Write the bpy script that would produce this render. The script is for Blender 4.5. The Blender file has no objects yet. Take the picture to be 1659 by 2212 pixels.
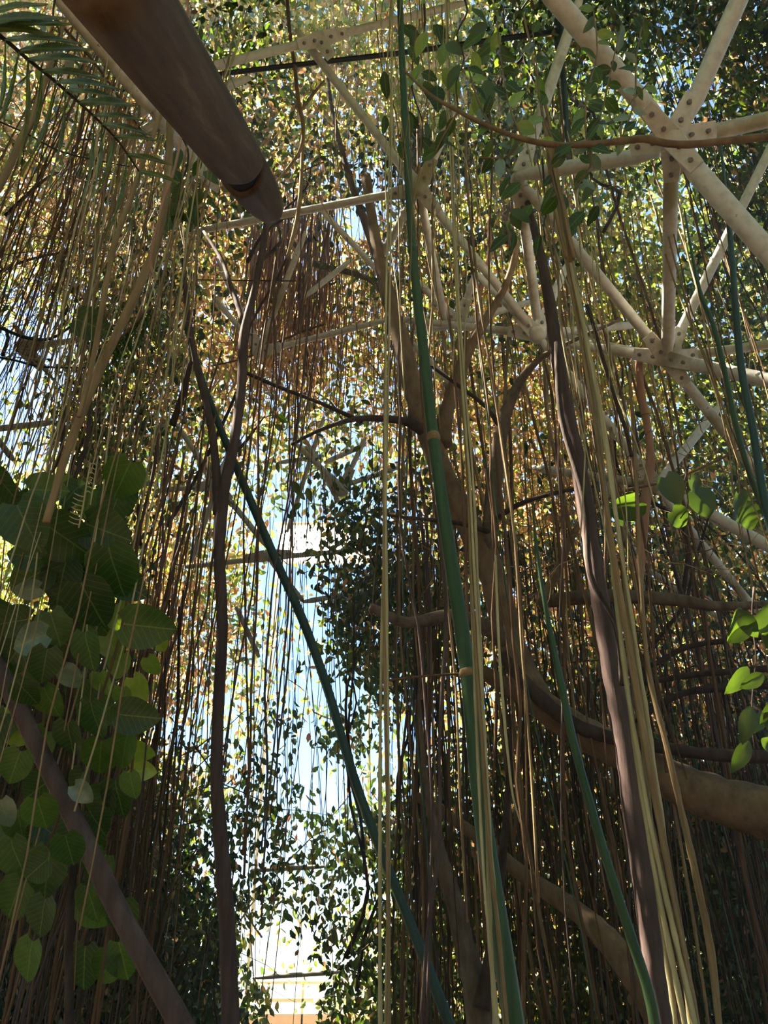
import bpy, bmesh, math, random
import numpy as np
from mathutils import Vector, Matrix, Euler, Quaternion

random.seed(7)
RNG = np.random.default_rng(11)
SC = bpy.context.scene
COL = SC.collection

# ------------------------------------------------------------------ camera, sky, sun, exposure
W, H = 1659.0, 2212.0
F_PX = H * 28.0 / 36.0
PITCH = math.radians(30.0)
CP, SP = math.cos(PITCH), math.sin(PITCH)
EYE = Vector((0.0, 0.0, 1.6))
cam_d = bpy.data.cameras.new('camera')
cam_d.sensor_fit = 'VERTICAL'
cam_d.sensor_height = 36.0
cam_d.lens = 28.0
cam_d.clip_start = 0.02
cam_d.clip_end = 400
cam = bpy.data.objects.new('camera', cam_d)
COL.objects.link(cam)
cam.location = EYE
cam.rotation_euler = (math.radians(90) + PITCH, 0, 0)
SC.camera = cam

SUN_EL, SUN_AZ = math.radians(57.0), math.radians(-74.0)      # azimuth from +Y, positive to the right
sun_dir = Vector((math.sin(SUN_AZ) * math.cos(SUN_EL), math.cos(SUN_AZ) * math.cos(SUN_EL), math.sin(SUN_EL)))

world = bpy.data.worlds.new('sky')
SC.world = world
world.use_nodes = True
wn = world.node_tree
wn.nodes.clear()
sky = wn.nodes.new('ShaderNodeTexSky')
sky.sky_type = 'NISHITA'
sky.sun_disc = False
sky.sun_elevation = SUN_EL
sky.sun_rotation = SUN_AZ
sky.air_density = 1.0
sky.dust_density = 0.2
sky.ozone_density = 2.5
bg = wn.nodes.new('ShaderNodeBackground')
bg.inputs['Strength'].default_value = 0.115
wo = wn.nodes.new('ShaderNodeOutputWorld')
tint = wn.nodes.new('ShaderNodeMix'); tint.data_type = 'RGBA'; tint.blend_type = 'MULTIPLY'
tint.inputs[0].default_value = 1.0
tint.inputs[7].default_value = (0.74, 0.90, 1.12, 1)
wn.links.new(sky.outputs[0], tint.inputs[6])
wn.links.new(tint.outputs[2], bg.inputs[0])
wn.links.new(bg.outputs[0], wo.inputs[0])

sun_d = bpy.data.lights.new('sun', 'SUN')
sun_d.energy = 25.0
sun_d.angle = math.radians(0.6)
sun_d.color = (1.0, 0.875, 0.69)
sun = bpy.data.objects.new('sun', sun_d)
COL.objects.link(sun)
sun.location = (0, 0, 30)
sun.rotation_euler = sun_dir.to_track_quat('Z', 'Y').to_euler()

vs = SC.view_settings
vs.view_transform = 'Standard'
vs.look = 'None'
vs.gamma = 1.0
vs.use_curve_mapping = False
vs.exposure = 2.05
SC.cycles.max_bounces = 4
SC.cycles.diffuse_bounces = 3
SC.cycles.glossy_bounces = 1
SC.cycles.transmission_bounces = 2
SC.cycles.transparent_max_bounces = 2
SC.cycles.volume_bounces = 0
SC.cycles.use_adaptive_sampling = True
SC.cycles.adaptive_threshold = 0.06
SC.cycles.caustics_reflective = False
SC.cycles.caustics_refractive = False
SC.cycles.sample_clamp_indirect = 6.0

RIGHT_, UP_ = Vector((1, 0, 0)), Vector((0, -SP, CP))
# ------------------------------------------------------------------ helpers: pixels to places
def pt(px, py, d):
    """point seen at pixel (px,py) at depth d along the optical axis"""
    u = (px - W / 2) / F_PX
    v = (H / 2 - py) / F_PX
    return Vector((EYE.x + d * u, EYE.y + d * (CP - v * SP), EYE.z + d * (SP + v * CP)))

def py_(px, py, Y):
    """point seen at pixel (px,py) in the upright plane at distance Y in front of the camera"""
    v = (H / 2 - py) / F_PX
    d = Y / (CP - v * SP)
    return pt(px, py, d)

def pts_np(px, py, d):
    u = (px - W / 2) / F_PX
    v = (H / 2 - py) / F_PX
    return np.stack([EYE.x + d * u, EYE.y + d * (CP - v * SP), EYE.z + d * (SP + v * CP)], 1)

# ------------------------------------------------------------------ materials
MATS = {}
def _new(name):
    m = bpy.data.materials.new(name)
    m.use_nodes = True
    nt = m.node_tree
    nt.nodes.clear()
    out = nt.nodes.new('ShaderNodeOutputMaterial')
    MATS[name] = m
    return m, nt, out

def ramp(nt, fac, stops):
    r = nt.nodes.new('ShaderNodeValToRGB')
    el = r.color_ramp.elements
    while len(el) > 1:
        el.remove(el[-1])
    el[0].position = stops[0][0]
    el[0].color = (*stops[0][1], 1)
    for p, c in stops[1:]:
        e = el.new(p)
        e.color = (*c, 1)
    nt.links.new(fac, r.inputs[0])
    return r.outputs[0]

def leaf_mat(name, stops, trans_gain=(1.6, 1.5, 0.55), mixf=0.5, gloss=0.06, rough=0.4, vein=False):
    m, nt, out = _new(name)
    g = nt.nodes.new('ShaderNodeNewGeometry')
    if vein:
        oi = nt.nodes.new('ShaderNodeObjectInfo')
        src = oi.outputs['Random']
    else:
        src = g.outputs['Random Per Island']
    col = ramp(nt, src, stops)
    if vein:
        tc = nt.nodes.new('ShaderNodeTexCoord')
        sx = nt.nodes.new('ShaderNodeSeparateXYZ'); nt.links.new(tc.outputs['Object'], sx.inputs[0])
        def mth(op, a, b=None):
            q = nt.nodes.new('ShaderNodeMath'); q.operation = op
            for k_, v_ in ((0, a), (1, b)):
                if v_ is None: continue
                if isinstance(v_, (int, float)): q.inputs[k_].default_value = v_
                else: nt.links.new(v_, q.inputs[k_])
            return q.outputs[0]
        ax_ = mth('ABSOLUTE', sx.outputs[0])
        mid = mth('LESS_THAN', ax_, 0.014)
        ph_ = mth('SUBTRACT', sx.outputs[1], mth('MULTIPLY', ax_, 0.7))
        sv = mth('GREATER_THAN', mth('SINE', mth('MULTIPLY', ph_, 46.0)), 0.955)
        vv_ = mth('MAXIMUM', mid, mth('MULTIPLY', sv, 0.6))
        mx0 = nt.nodes.new('ShaderNodeMix'); mx0.data_type = 'RGBA'; mx0.blend_type = 'MIX'
        nt.links.new(mth('MULTIPLY', vv_, 0.45), mx0.inputs[0])
        nt.links.new(col, mx0.inputs[6]); mx0.inputs[7].default_value = (0.26, 0.32, 0.12, 1)
        wv = nt.nodes.new('ShaderNodeTexNoise'); wv.inputs['Scale'].default_value = 4.0; wv.inputs['Detail'].default_value = 4.0
        nt.links.new(tc.outputs['Object'], wv.inputs['Vector'])
        mr = nt.nodes.new('ShaderNodeMapRange'); mr.inputs[3].default_value = 0.55; mr.inputs[4].default_value = 1.45
        nt.links.new(wv.outputs[0], mr.inputs[0])
        sc_ = nt.nodes.new('ShaderNodeVectorMath'); sc_.operation = 'SCALE'
        nt.links.new(mx0.outputs[2], sc_.inputs[0]); nt.links.new(mr.outputs[0], sc_.inputs[3])
        col = sc_.outputs[0]
    dif = nt.nodes.new('ShaderNodeBsdfDiffuse')
    nt.links.new(col, dif.inputs[0])
    tr = nt.nodes.new('ShaderNodeBsdfTranslucent')
    mul = nt.nodes.new('ShaderNodeMix'); mul.data_type = 'RGBA'; mul.blend_type = 'MULTIPLY'
    mul.inputs[0].default_value = 1.0
    nt.links.new(col, mul.inputs[6])
    mul.inputs[7].default_value = (*trans_gain, 1)
    nt.links.new(mul.outputs[2], tr.inputs[0])
    mx = nt.nodes.new('ShaderNodeMixShader')
    mx.inputs[0].default_value = mixf
    nt.links.new(dif.outputs[0], mx.inputs[1]); nt.links.new(tr.outputs[0], mx.inputs[2])
    gl = nt.nodes.new('ShaderNodeBsdfGlossy')
    gl.inputs['Roughness'].default_value = rough
    gl.inputs[0].default_value = (0.9, 0.95, 0.9, 1)
    mg = nt.nodes.new('ShaderNodeMixShader')
    mg.inputs[0].default_value = gloss
    nt.links.new(mx.outputs[0], mg.inputs[1]); nt.links.new(gl.outputs[0], mg.inputs[2])
    nt.links.new(mg.outputs[0], out.inputs[0])
    return m

def bark_mat(name, c0, c1, c2=None, scale=14.0, stretch=0.18, rough=0.85, bump=0.4, island=False, spec=0.2):
    m, nt, out = _new(name)
    tc = nt.nodes.new('ShaderNodeTexCoord')
    mp = nt.nodes.new('ShaderNodeMapping')
    mp.inputs['Scale'].default_value = (1, 1, stretch)
    nt.links.new(tc.outputs['Object'], mp.inputs[0])
    nz = nt.nodes.new('ShaderNodeTexNoise')
    nz.inputs['Scale'].default_value = scale
    nz.inputs['Detail'].default_value = 6
    nz.inputs['Roughness'].default_value = 0.65
    nt.links.new(mp.outputs[0], nz.inputs[0])
    stops = [(0.3, c0), (0.62, c1)]
    if c2:
        stops.append((0.78, c2))
    col = ramp(nt, nz.outputs[0], stops)
    if island:
        g = nt.nodes.new('ShaderNodeNewGeometry')
        mr = nt.nodes.new('ShaderNodeMapRange')
        mr.inputs[3].default_value = 0.45; mr.inputs[4].default_value = 1.35
        nt.links.new(g.outputs['Random Per Island'], mr.inputs[0])
        mm = nt.nodes.new('ShaderNodeVectorMath'); mm.operation = 'SCALE'
        nt.links.new(col, mm.inputs[0]); nt.links.new(mr.outputs[0], mm.inputs[3])
        col = mm.outputs[0]
    b = nt.nodes.new('ShaderNodeBsdfPrincipled')
    b.inputs['Roughness'].default_value = rough
    b.inputs['Specular IOR Level'].default_value = spec
    nt.links.new(col, b.inputs['Base Color'])
    if bump:
        bp = nt.nodes.new('ShaderNodeBump')
        bp.inputs['Strength'].default_value = bump
        bp.inputs['Distance'].default_value = 0.01
        nt.links.new(nz.outputs[0], bp.inputs['Height'])
        nt.links.new(bp.outputs[0], b.inputs['Normal'])
    nt.links.new(b.outputs[0], out.inputs[0])
    return m

leaf_mat('leaf_sunny', [(0.0, (0.08, 0.14, 0.022)), (0.35, (0.16, 0.24, 0.045)), (0.65, (0.33, 0.36, 0.12)), (0.85, (0.50, 0.47, 0.25)), (1.0, (0.60, 0.47, 0.30))], (1.6, 1.5, 0.7), 0.58)  # bright leaf copy, sunlight put into the colour of the far leaves
leaf_mat('leaf_dark', [(0.0, (0.02, 0.045, 0.008)), (0.5, (0.045, 0.09, 0.012)), (0.85, (0.10, 0.15, 0.022)), (1.0, (0.22, 0.2, 0.05))], (1.6, 1.6, 0.7), 0.42)  # darker leaf copy with shade put into its colour
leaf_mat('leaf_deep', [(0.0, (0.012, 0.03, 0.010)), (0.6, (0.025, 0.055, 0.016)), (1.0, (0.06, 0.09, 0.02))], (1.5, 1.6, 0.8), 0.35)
leaf_mat('leaf_dry', [(0.0, (0.18, 0.095, 0.045)), (0.4, (0.40, 0.245, 0.125)), (0.8, (0.60, 0.43, 0.25)), (1.0, (0.66, 0.54, 0.30))], (1.5, 1.2, 0.95), 0.5, 0.03)
leaf_mat('leaf_broad', [(0.0, (0.020, 0.052, 0.008)), (0.6, (0.036, 0.088, 0.012)), (1.0, (0.08, 0.155, 0.022))], (1.8, 1.8, 0.5), 0.5, 0.04, 0.4, True)
leaf_mat('leaf_fresh', [(0.0, (0.10, 0.20, 0.02)), (1.0, (0.24, 0.36, 0.05))], (1.8, 1.7, 0.5), 0.55, 0.08, 0.35, True)
leaf_mat('leaf_pale', [(0.0, (0.10, 0.17, 0.11)), (1.0, (0.2, 0.28, 0.2))], (1.2, 1.3, 0.8), 0.35, 0.10, 0.3, True)
leaf_mat('palm_leaf', [(0.0, (0.05, 0.085, 0.015)), (1.0, (0.09, 0.13, 0.025))], (1.9, 1.7, 0.5), 0.5, 0.08, 0.4, True)
bark_mat('root_tan', (0.20, 0.125, 0.06), (0.36, 0.25, 0.13), (0.5, 0.38, 0.22), 30, 0.1)
bark_mat('root_pale', (0.36, 0.29, 0.15), (0.58, 0.50, 0.28), (0.7, 0.62, 0.38), 26, 0.1)
bark_mat('root_brown', (0.10, 0.055, 0.028), (0.19, 0.11, 0.055), (0.28, 0.17, 0.09), 26, 0.1)
bark_mat('root_pink', (0.34, 0.17, 0.10), (0.5, 0.28, 0.18), None, 26, 0.1)
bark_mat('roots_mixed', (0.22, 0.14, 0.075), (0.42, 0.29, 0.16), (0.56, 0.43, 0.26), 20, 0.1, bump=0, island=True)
bark_mat('roots_orange', (0.30, 0.15, 0.07), (0.55, 0.32, 0.16), (0.7, 0.47, 0.27), 20, 0.1, bump=0, island=True)  # brightened orange, sunlight on the roots is put into the colour
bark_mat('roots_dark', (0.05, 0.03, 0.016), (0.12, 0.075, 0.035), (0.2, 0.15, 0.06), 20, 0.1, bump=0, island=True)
bark_mat('bark_grey', (0.09, 0.065, 0.045), (0.2, 0.15, 0.105), (0.3, 0.24, 0.17), 18, 0.4, bump=0.6)
bark_mat('bark_dark', (0.035, 0.024, 0.018), (0.085, 0.058, 0.045), (0.14, 0.1, 0.08), 22, 0.3, bump=0.6)
bark_mat('bark_warm', (0.13, 0.085, 0.05), (0.26, 0.18, 0.10), (0.36, 0.27, 0.15), 12, 0.5, bump=0.5)
bark_mat('bark_plum', (0.07, 0.045, 0.04), (0.14, 0.095, 0.085), (0.2, 0.15, 0.13), 22, 0.15, bump=0.5)
bark_mat('stalk_green', (0.026, 0.062, 0.022), (0.055, 0.115, 0.038), (0.09, 0.16, 0.05), 26, 0.05, 0.5, 0.15, spec=0.4)
bark_mat('stalk_teal', (0.018, 0.045, 0.035), (0.035, 0.08, 0.06), None, 26, 0.05, 0.5, 0.15, spec=0.4)
bark_mat('pipe_black', (0.012, 0.016, 0.015), (0.02, 0.026, 0.024), None, 20, 1, 0.4, 0.0, spec=0.5)
bark_mat('pipe_green', (0.03, 0.05, 0.045), (0.05, 0.08, 0.07), None, 20, 1, 0.45, 0.0, spec=0.5)
bark_mat('log_wood', (0.055, 0.035, 0.022), (0.15, 0.098, 0.058), (0.30, 0.21, 0.11), 16, 0.10, 0.7, 0.5)
bark_mat('log_gap_shade', (0.01, 0.007, 0.005), (0.02, 0.014, 0.01), None, 9, 1.0, 0.95, 0)
bark_mat('soil', (0.08, 0.055, 0.035), (0.17, 0.12, 0.075), (0.25, 0.19, 0.12), 1.4, 1.0, 0.95, 0.6)
bark_mat('bolt_steel', (0.12, 0.10, 0.085), (0.3, 0.26, 0.22), None, 60, 1, 0.6, 0.2, spec=0.5)
bark_mat('wall_white', (0.72, 0.71, 0.69), (0.82, 0.81, 0.79), None, 3, 1, 0.8, 0.05)
bark_mat('wall_pink', (0.66, 0.46, 0.44), (0.78, 0.6, 0.57), None, 3, 1, 0.8, 0.05)

# white paint with rust specks and green-yellow moss
def paint_mat(name, moss, rust):
    m, nt, out = _new(name)
    tc = nt.nodes.new('ShaderNodeTexCoord')
    n1 = nt.nodes.new('ShaderNodeTexNoise'); n1.inputs['Scale'].default_value = 3.2; n1.inputs['Detail'].default_value = 8
    n2 = nt.nodes.new('ShaderNodeTexNoise'); n2.inputs['Scale'].default_value = 22; n2.inputs['Detail'].default_value = 5
    nt.links.new(tc.outputs['Object'], n1.inputs[0]); nt.links.new(tc.outputs['Object'], n2.inputs[0])
    base = ramp(nt, n2.outputs[0], [(0.25, (0.56, 0.51, 0.44)), (0.5, (0.72, 0.68, 0.61)), (0.8, (0.8, 0.77, 0.71))])
    mo = ramp(nt, n1.outputs[0], [(moss, (0, 0, 0)), (moss + 0.14, (0.85, 0.85, 0.85))])
    ru = ramp(nt, n2.outputs[0], [(rust, (0, 0, 0)), (rust + 0.06, (0.9, 0.9, 0.9))])
    a = nt.nodes.new('ShaderNodeMix'); a.data_type = 'RGBA'
    nt.links.new(mo, a.inputs[0]); nt.links.new(base, a.inputs[6]); a.inputs[7].default_value = (0.34, 0.29, 0.13, 1)
    b_ = nt.nodes.new('ShaderNodeMix'); b_.data_type = 'RGBA'
    nt.links.new(ru, b_.inputs[0]); nt.links.new(a.outputs[2], b_.inputs[6]); b_.inputs[7].default_value = (0.28, 0.13, 0.06, 1)
    p = nt.nodes.new('ShaderNodeBsdfPrincipled')
    p.inputs['Roughness'].default_value = 0.5
    nt.links.new(b_.outputs[2], p.inputs['Base Color'])
    nt.links.new(p.outputs[0], out.inputs[0])
paint_mat('paint_white', 0.62, 0.72)
paint_mat('paint_mossy', 0.40, 0.68)
paint_mat('paint_dirty', 0.50, 0.66)
M = MATS

# ------------------------------------------------------------------ helpers: objects
def tag(o, label=None, cat=None, group=None, kind=None):
    if label: o['label'] = label
    if cat: o['category'] = cat
    if group: o['group'] = group
    if kind: o['kind'] = kind
    return o

def thing(name, loc, label, cat, group=None, kind=None):
    o = bpy.data.objects.new(name, None)
    o.empty_display_size = 0.1
    COL.objects.link(o)
    o.location = loc
    return tag(o, label, cat, group, kind)

def link_mesh(name, me, mat, parent=None, loc=None, kind=None, label=None):
    o = bpy.data.objects.new(name, me)
    COL.objects.link(o)
    if mat is not None and not me.materials:
        me.materials.append(M[mat] if isinstance(mat, str) else mat)
    if parent is not None:
        o.parent = parent
    if loc is not None:
        o.location = loc
    if kind: o['kind'] = kind
    if label: o['label'] = label
    return o

def base_of(o):
    return Vector(o.location) if o is not None else Vector((0, 0, 0))

def smooth_path(P, sub):
    """Catmull-Rom through a list of (Vector, radius)"""
    if len(P) < 3 or sub < 2:
        return P
    out = []
    n = len(P)
    for i in range(n - 1):
        p0, p1, p2, p3 = P[max(i - 1, 0)], P[i], P[i + 1], P[min(i + 2, n - 1)]
        for k in range(sub):
            t = k / sub
            t2, t3 = t * t, t * t * t
            v = 0.5 * ((2 * p1[0]) + (p2[0] - p0[0]) * t + (2 * p0[0] - 5 * p1[0] + 4 * p2[0] - p3[0]) * t2 + (3 * p1[0] - p0[0] - 3 * p2[0] + p3[0]) * t3)
            out.append((v, p1[1] * (1 - t) + p2[1] * t))
    out.append(P[-1])
    return out

def tube_geo(path, sides=8, lump=0.0, seed=0, flat=1.0, tip=False):
    """verts, faces of a tube along [(Vector, r)]"""
    rr = random.Random(seed)
    vs_, fs = [], []
    n = len(path)
    t_prev = None
    x = None
    for i, (p, r) in enumerate(path):
        a = path[max(i - 1, 0)][0]
        b = path[min(i + 1, n - 1)][0]
        t = (b - a).normalized()
        if x is None:
            x = t.orthogonal().normalized()
        else:
            x = (x - t * x.dot(t))
            if x.length < 1e-6:
                x = t.orthogonal()
            x.normalize()
        y = t.cross(x)
        k = 1.0 + lump * (rr.random() * 2 - 1)
        for s in range(sides):
            an = 2 * math.pi * s / sides
            kk = k * (1.0 + lump * 0.6 * (rr.random() * 2 - 1))
            vs_.append(p + x * (math.cos(an) * r * kk) + y * (math.sin(an) * r * kk * flat))
        if i:
            o = (i - 1) * sides
            for s in range(sides):
                s2 = (s + 1) % sides
                fs.append((o + s, o + s2, o + sides + s2, o + sides + s))
    fs.append(tuple(range(sides - 1, -1, -1)))
    fs.append(tuple(range((n - 1) * sides, n * sides)))
    return vs_, fs

def mesh_from(name, vs_, fs, base=Vector((0, 0, 0)), smooth=True):
    me = bpy.data.meshes.new(name)
    me.from_pydata([tuple(v - base) for v in vs_], [], fs)
    if smooth:
        me.polygons.foreach_set('use_smooth', [True] * len(me.polygons))
    me.update()
    return me

def tube(name, path, mat, parent=None, sides=8, sub=4, lump=0.0, seed=0, kind=None, label=None, flat=1.0):
    path = smooth_path(path, sub)
    v, f = tube_geo(path, sides, lump, seed, flat)
    b = base_of(parent)
    if parent is None:
        b = path[-1][0].copy() if path[-1][0].z < path[0][0].z else path[0][0].copy()
    me = mesh_from(name, v, f, b)
    o = link_mesh(name, me, mat, parent, None if parent is not None else b, kind, label)
    return o

def under(part, o):
    """hang o (built in the thing's frame) below one of the thing's parts"""
    o.parent = part
    o.matrix_local = part.matrix_local.inverted()
    return o

def pixpath(pp, Y, wscale=1.0):
    """[(px,py,width_px)] in the upright plane Y (a number, or one per point) -> [(Vector, radius)]"""
    out = []
    for i, (x, y, w) in enumerate(pp):
        yy = Y[i] if isinstance(Y, (list, tuple)) else Y
        p = py_(x, y, yy)
        d = (p - EYE).dot(Vector((0, CP, SP)))
        out.append((p, 0.5 * w * wscale * d / F_PX))
    return out

# ------------------------------------------------------------------ structure: the ground
def ground():
    n = 40
    vs_, fs = [], []
    for j in range(n + 1):
        for i in range(n + 1):
            x = -30 + 60 * i / n
            y = -20 + 70 * j / n
            vs_.append(Vector((x, y, 0.08 * math.sin(x * 0.9) * math.cos(y * 0.7) - 0.05)))
    for j in range(n):
        for i in range(n):
            a = j * (n + 1) + i
            fs.append((a, a + 1, a + n + 2, a + n + 1))
    o = link_mesh('floor', mesh_from('floor', vs_, fs), 'soil')
    tag(o, 'bare brown soil under the hanging roots', 'ground', kind='structure')
ground()

# ------------------------------------------------------------------ structure: white tubular space frame
def oriented(v):
    return v.to_track_quat('Z', 'Y')

frame = thing('space_frame', (1.5, 6.0, 0.0), 'white painted tubular space frame with bolted joints, vines growing over it', 'frame')
def wdepth(w):
    """bars seen thinner stand farther away (and are somewhat lighter tubes)"""
    return 4.75 * (38.0 / w) ** 0.5
def strut(x0, y0, w0, x1, y1, w1, mat='paint_white'):
    p = pt(x0, y0, wdepth(w0))
    q = pt(x1, y1, wdepth(w1))
    r = 0.5 * max(w0 * wdepth(w0), w1 * wdepth(w1)) / F_PX
    L = (q - p).length
    t = (q - p) / L
    e = min(0.16, L * 0.15)
    path = [(p, r * 0.55), (p + t * e * 0.35, r * 0.72), (p + t * e, r)]
    k = 5
    for i in range(1, k):
        path.append((p + t * (e + (L - 2 * e) * i / k), r))
    path += [(q - t * e, r), (q - t * e * 0.35, r * 0.72), (q, r * 0.55)]
    tube('strut', path, mat, frame, sides=12, sub=1)
    return p, q

def bolt_mesh():
    bm = bmesh.new()
    bmesh.ops.create_cone(bm, cap_ends=True, segments=6, radius1=0.016, radius2=0.014, depth=0.02)
    me = bpy.data.meshes.new('bolt')
    bm.to_mesh(me); bm.free()
    me.materials.append(M['bolt_steel'])
    return me
BOLT = bolt_mesh()

def node(x, y, w, dirs, mat='paint_white', size=1.0, plates=True):
    """ball hub with a gusset plate towards every (px,py,w) in dirs"""
    c = pt(x, y, wdepth(w))
    bm = bmesh.new()
    bmesh.ops.create_icosphere(bm, subdivisions=2, radius=0.085 * size)
    for v in bm.verts:
        v.co *= 1.0 + 0.06 * math.sin(v.co.x * 90 + v.co.y * 70)
    me = bpy.data.meshes.new('hub')
    bm.to_mesh(me); bm.free()
    for p in me.polygons: p.use_smooth = True
    hub = link_mesh('joint_hub', me, mat, frame, c - base_of(frame))
    if not plates:
        return c
    for (dx, dy, dw) in dirs:
        q = pt(dx, dy, wdepth(dw))
        t = (q - c).normalized()
        toward = (EYE - c).normalized()
        nrm = (toward - t * toward.dot(t)).normalized()
        side = t.cross(nrm)
        bm = bmesh.new()
        bmesh.ops.create_cube(bm, size=1.0)
        for v in bm.verts:
            taper = 1.0 if v.co.x < 0 else 0.72
            v.co = Vector((v.co.x * 0.24, v.co.y * 0.13 * taper, v.co.z * 0.018))
        bmesh.ops.bevel(bm, geom=bm.edges[:], offset=0.004, segments=1, affect='EDGES')
        me = bpy.data.meshes.new('gusset_plate')
        rot = Matrix((t, side, nrm)).transposed()
        mid = t * 0.14 + nrm * 0.045
        bm.transform(Matrix.Translation(mid) @ rot.to_4x4())
        bm.to_mesh(me); bm.free()
        pl = link_mesh('gusset_plate', me, mat, hub)
        for s in (0.09, 0.2):
            b = link_mesh('bolt', BOLT, None, hub)
            b.location = t * s + nrm * 0.062
            b.rotation_euler = oriented(nrm).to_euler()
    return c

# near joint at the upper right and its bars
N1 = (1452, 300, 38)
S = [(1150, -60, 44), (1662, -150, 40), (2100, 157, 34), (2060, 1000, 50), (1442, 775, 22), (1117, 380, 26)]
strut(1445, 290, 38, *S[0]); strut(1475, 275, 38, *S[1]); strut(1480, 300, 34, *S[2], mat='paint_mossy')
strut(1465, 325, 38, *S[3]); strut(1450, 345, 32, *S[4], mat='paint_dirty'); strut(1425, 330, 34, *S[5])
node(*N1, S)
# second joint
N2 = (1440, 775, 22)
S2 = [(2000, 895, 38), (1180, 735, 18), (1650, 1040, 24), (1690, 270, 20), (2000, 695, 17), (1200, 725, 14), (1125, 392, 25)]
for s, mt in zip(S2, ['paint_white', 'paint_white', 'paint_dirty', 'paint_white', 'paint_mossy', 'paint_dirty', 'paint_white']):
    strut(1440, 775, 22, *s, mat=mt)
node(*N2, S2, 'paint_dirty', 0.9)
# third joint, left end of the white bar
N3 = (1120, 388, 25)
S3 = [(1255, -10, 22), (1165, 722, 17)]
for s in S3: strut(1120, 388, 25, *s, mat='paint_dirty')
node(*N3, S3, 'paint_dirty', 0.7)
# long bar running down through the middle
strut(640, 65, 16, 905, 408, 19); strut(905, 408, 19, 1160, 722, 18); strut(1160, 722, 18, 1418, 1048, 20)
strut(1418, 1048, 20, 1940, 1332, 30); strut(1430, 1070, 18, 1690, 1390, 17, 'paint_dirty')
N4 = (905, 408, 19); S4 = [(985, 235, 20), (420, 500, 13), (820, 560, 15), (960, 690, 16), (1117, 385, 25)]
for s in S4[:4]: strut(905, 408, 19, *s)
node(*N4, S4[:2] + [(640, 65, 16), (1160, 722, 18)], 'paint_dirty')
N5 = (1160, 722, 18); S5 = [(840, 688, 14), (1030, 590, 17), (1225, 570, 16), (1390, 700, 15), (1260, 900, 16)]
for s in S5[:4]: strut(1160, 722, 18, *s)
node(*N5, S5[:4])
node(1418, 1048, 20, [(1940, 1332, 30), (1160, 722, 18)], 'paint_dirty')
strut(1418, 1048, 20, 1560, 870, 17, 'paint_dirty'); strut(1418, 1048, 20, 1150, 1010, 15, 'paint_dirty')
N6 = (990, 700, 15)
strut(895, 600, 15, 990, 700, 15); strut(1028, 590, 16, 990, 700, 15); strut(990, 700, 15, 890, 720, 13); strut(840, 690, 13, 990, 845, 14)
strut(990, 700, 15, 1150, 650, 14, 'paint_dirty'); node(*N6, [(895, 600, 15), (1028, 590, 16)], size=0.8)
# upper left bars, partly behind the log
strut(100, -40, 36, 330, 240, 30, 'paint_dirty'); strut(330, 240, 30, 470, 410, 18, 'paint_dirty')
strut(300, 250, 20, 420, 150, 20, 'paint_dirty'); strut(400, 158, 20, 690, 85, 17); strut(690, 85, 17, 1010, 5, 15)
strut(330, 245, 20, 540, 168, 17); strut(240, 330, 16, 420, 205, 17); node(690, 85, 17, [(400, 158, 20), (1010, 5, 15), (905, 408, 19)], size=0.9)
strut(470, 560, 13, 560, 760, 12); strut(660, 500, 13, 560, 760, 12, 'paint_dirty'); strut(560, 760, 12, 840, 690, 13); strut(460, 640, 12, 560, 760, 12)
strut(690, 450, 13, 830, 600, 13); strut(660, 640, 12, 760, 560, 11)
node(560, 760, 12, [(840, 690, 13), (470, 560, 13)])
# left edge bars
strut(30, 755, 13, 210, 728, 13); strut(30, 700, 12, 110, 815, 12); strut(125, 560, 12, 175, 640, 12); strut(-20, 928, 14, 118, 912, 13); strut(-20, 930, 13, 30, 995, 13)
node(45, 750, 13, [(210, 728, 13), (110, 815, 12)], size=0.8)
# bars in the middle around the opening
strut(380, 915, 12, 470, 1048, 12); strut(470, 1048, 12, 580, 1185, 13); strut(340, 1060, 12, 470, 1048, 12); strut(470, 1048, 12, 412, 1215, 12); strut(470, 1048, 12, 510, 930, 11)
node(470, 1048, 12, [(380, 915, 12), (580, 1185, 13), (340, 1060, 12)])
strut(400, 1225, 11, 580, 1205, 12); strut(580, 1205, 12, 780, 1188, 10); strut(580, 1205, 12, 655, 1300, 12)
node(580, 1200, 12, [(400, 1225, 11), (780, 1188, 10)], size=0.8)
strut(655, 1300, 12, 790, 1278, 11); strut(635, 955, 12, 745, 1060, 12); strut(660, 950, 11, 735, 1090, 11); strut(790, 945, 11, 738, 1055, 11)
strut(700, 1000, 11, 790, 960, 11); strut(740, 1050, 11, 860, 1010, 11); strut(620, 1150, 10, 700, 900, 10, 'paint_dirty'); strut(600, 1000, 10, 700, 985, 10)
node(738, 1058, 11, [(635, 955, 12), (790, 945, 11)])
strut(540, 1880, 10, 700, 1872, 10); strut(545, 2112, 10, 735, 2100, 10); strut(845, 1810, 11, 880, 1870, 11); strut(850, 1775, 10, 1010, 1770, 10); strut(960, 1600, 10, 1080, 1595, 10)
strut(1520, 1480, 14, 1570, 1570, 14); strut(1400, 1230, 14, 1560, 1340, 14, 'paint_dirty'); strut(1300, 1010, 13, 1420, 1330, 13, 'paint_dirty')
strut(510, 1310, 11, 560, 1420, 11, 'paint_dirty')

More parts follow.
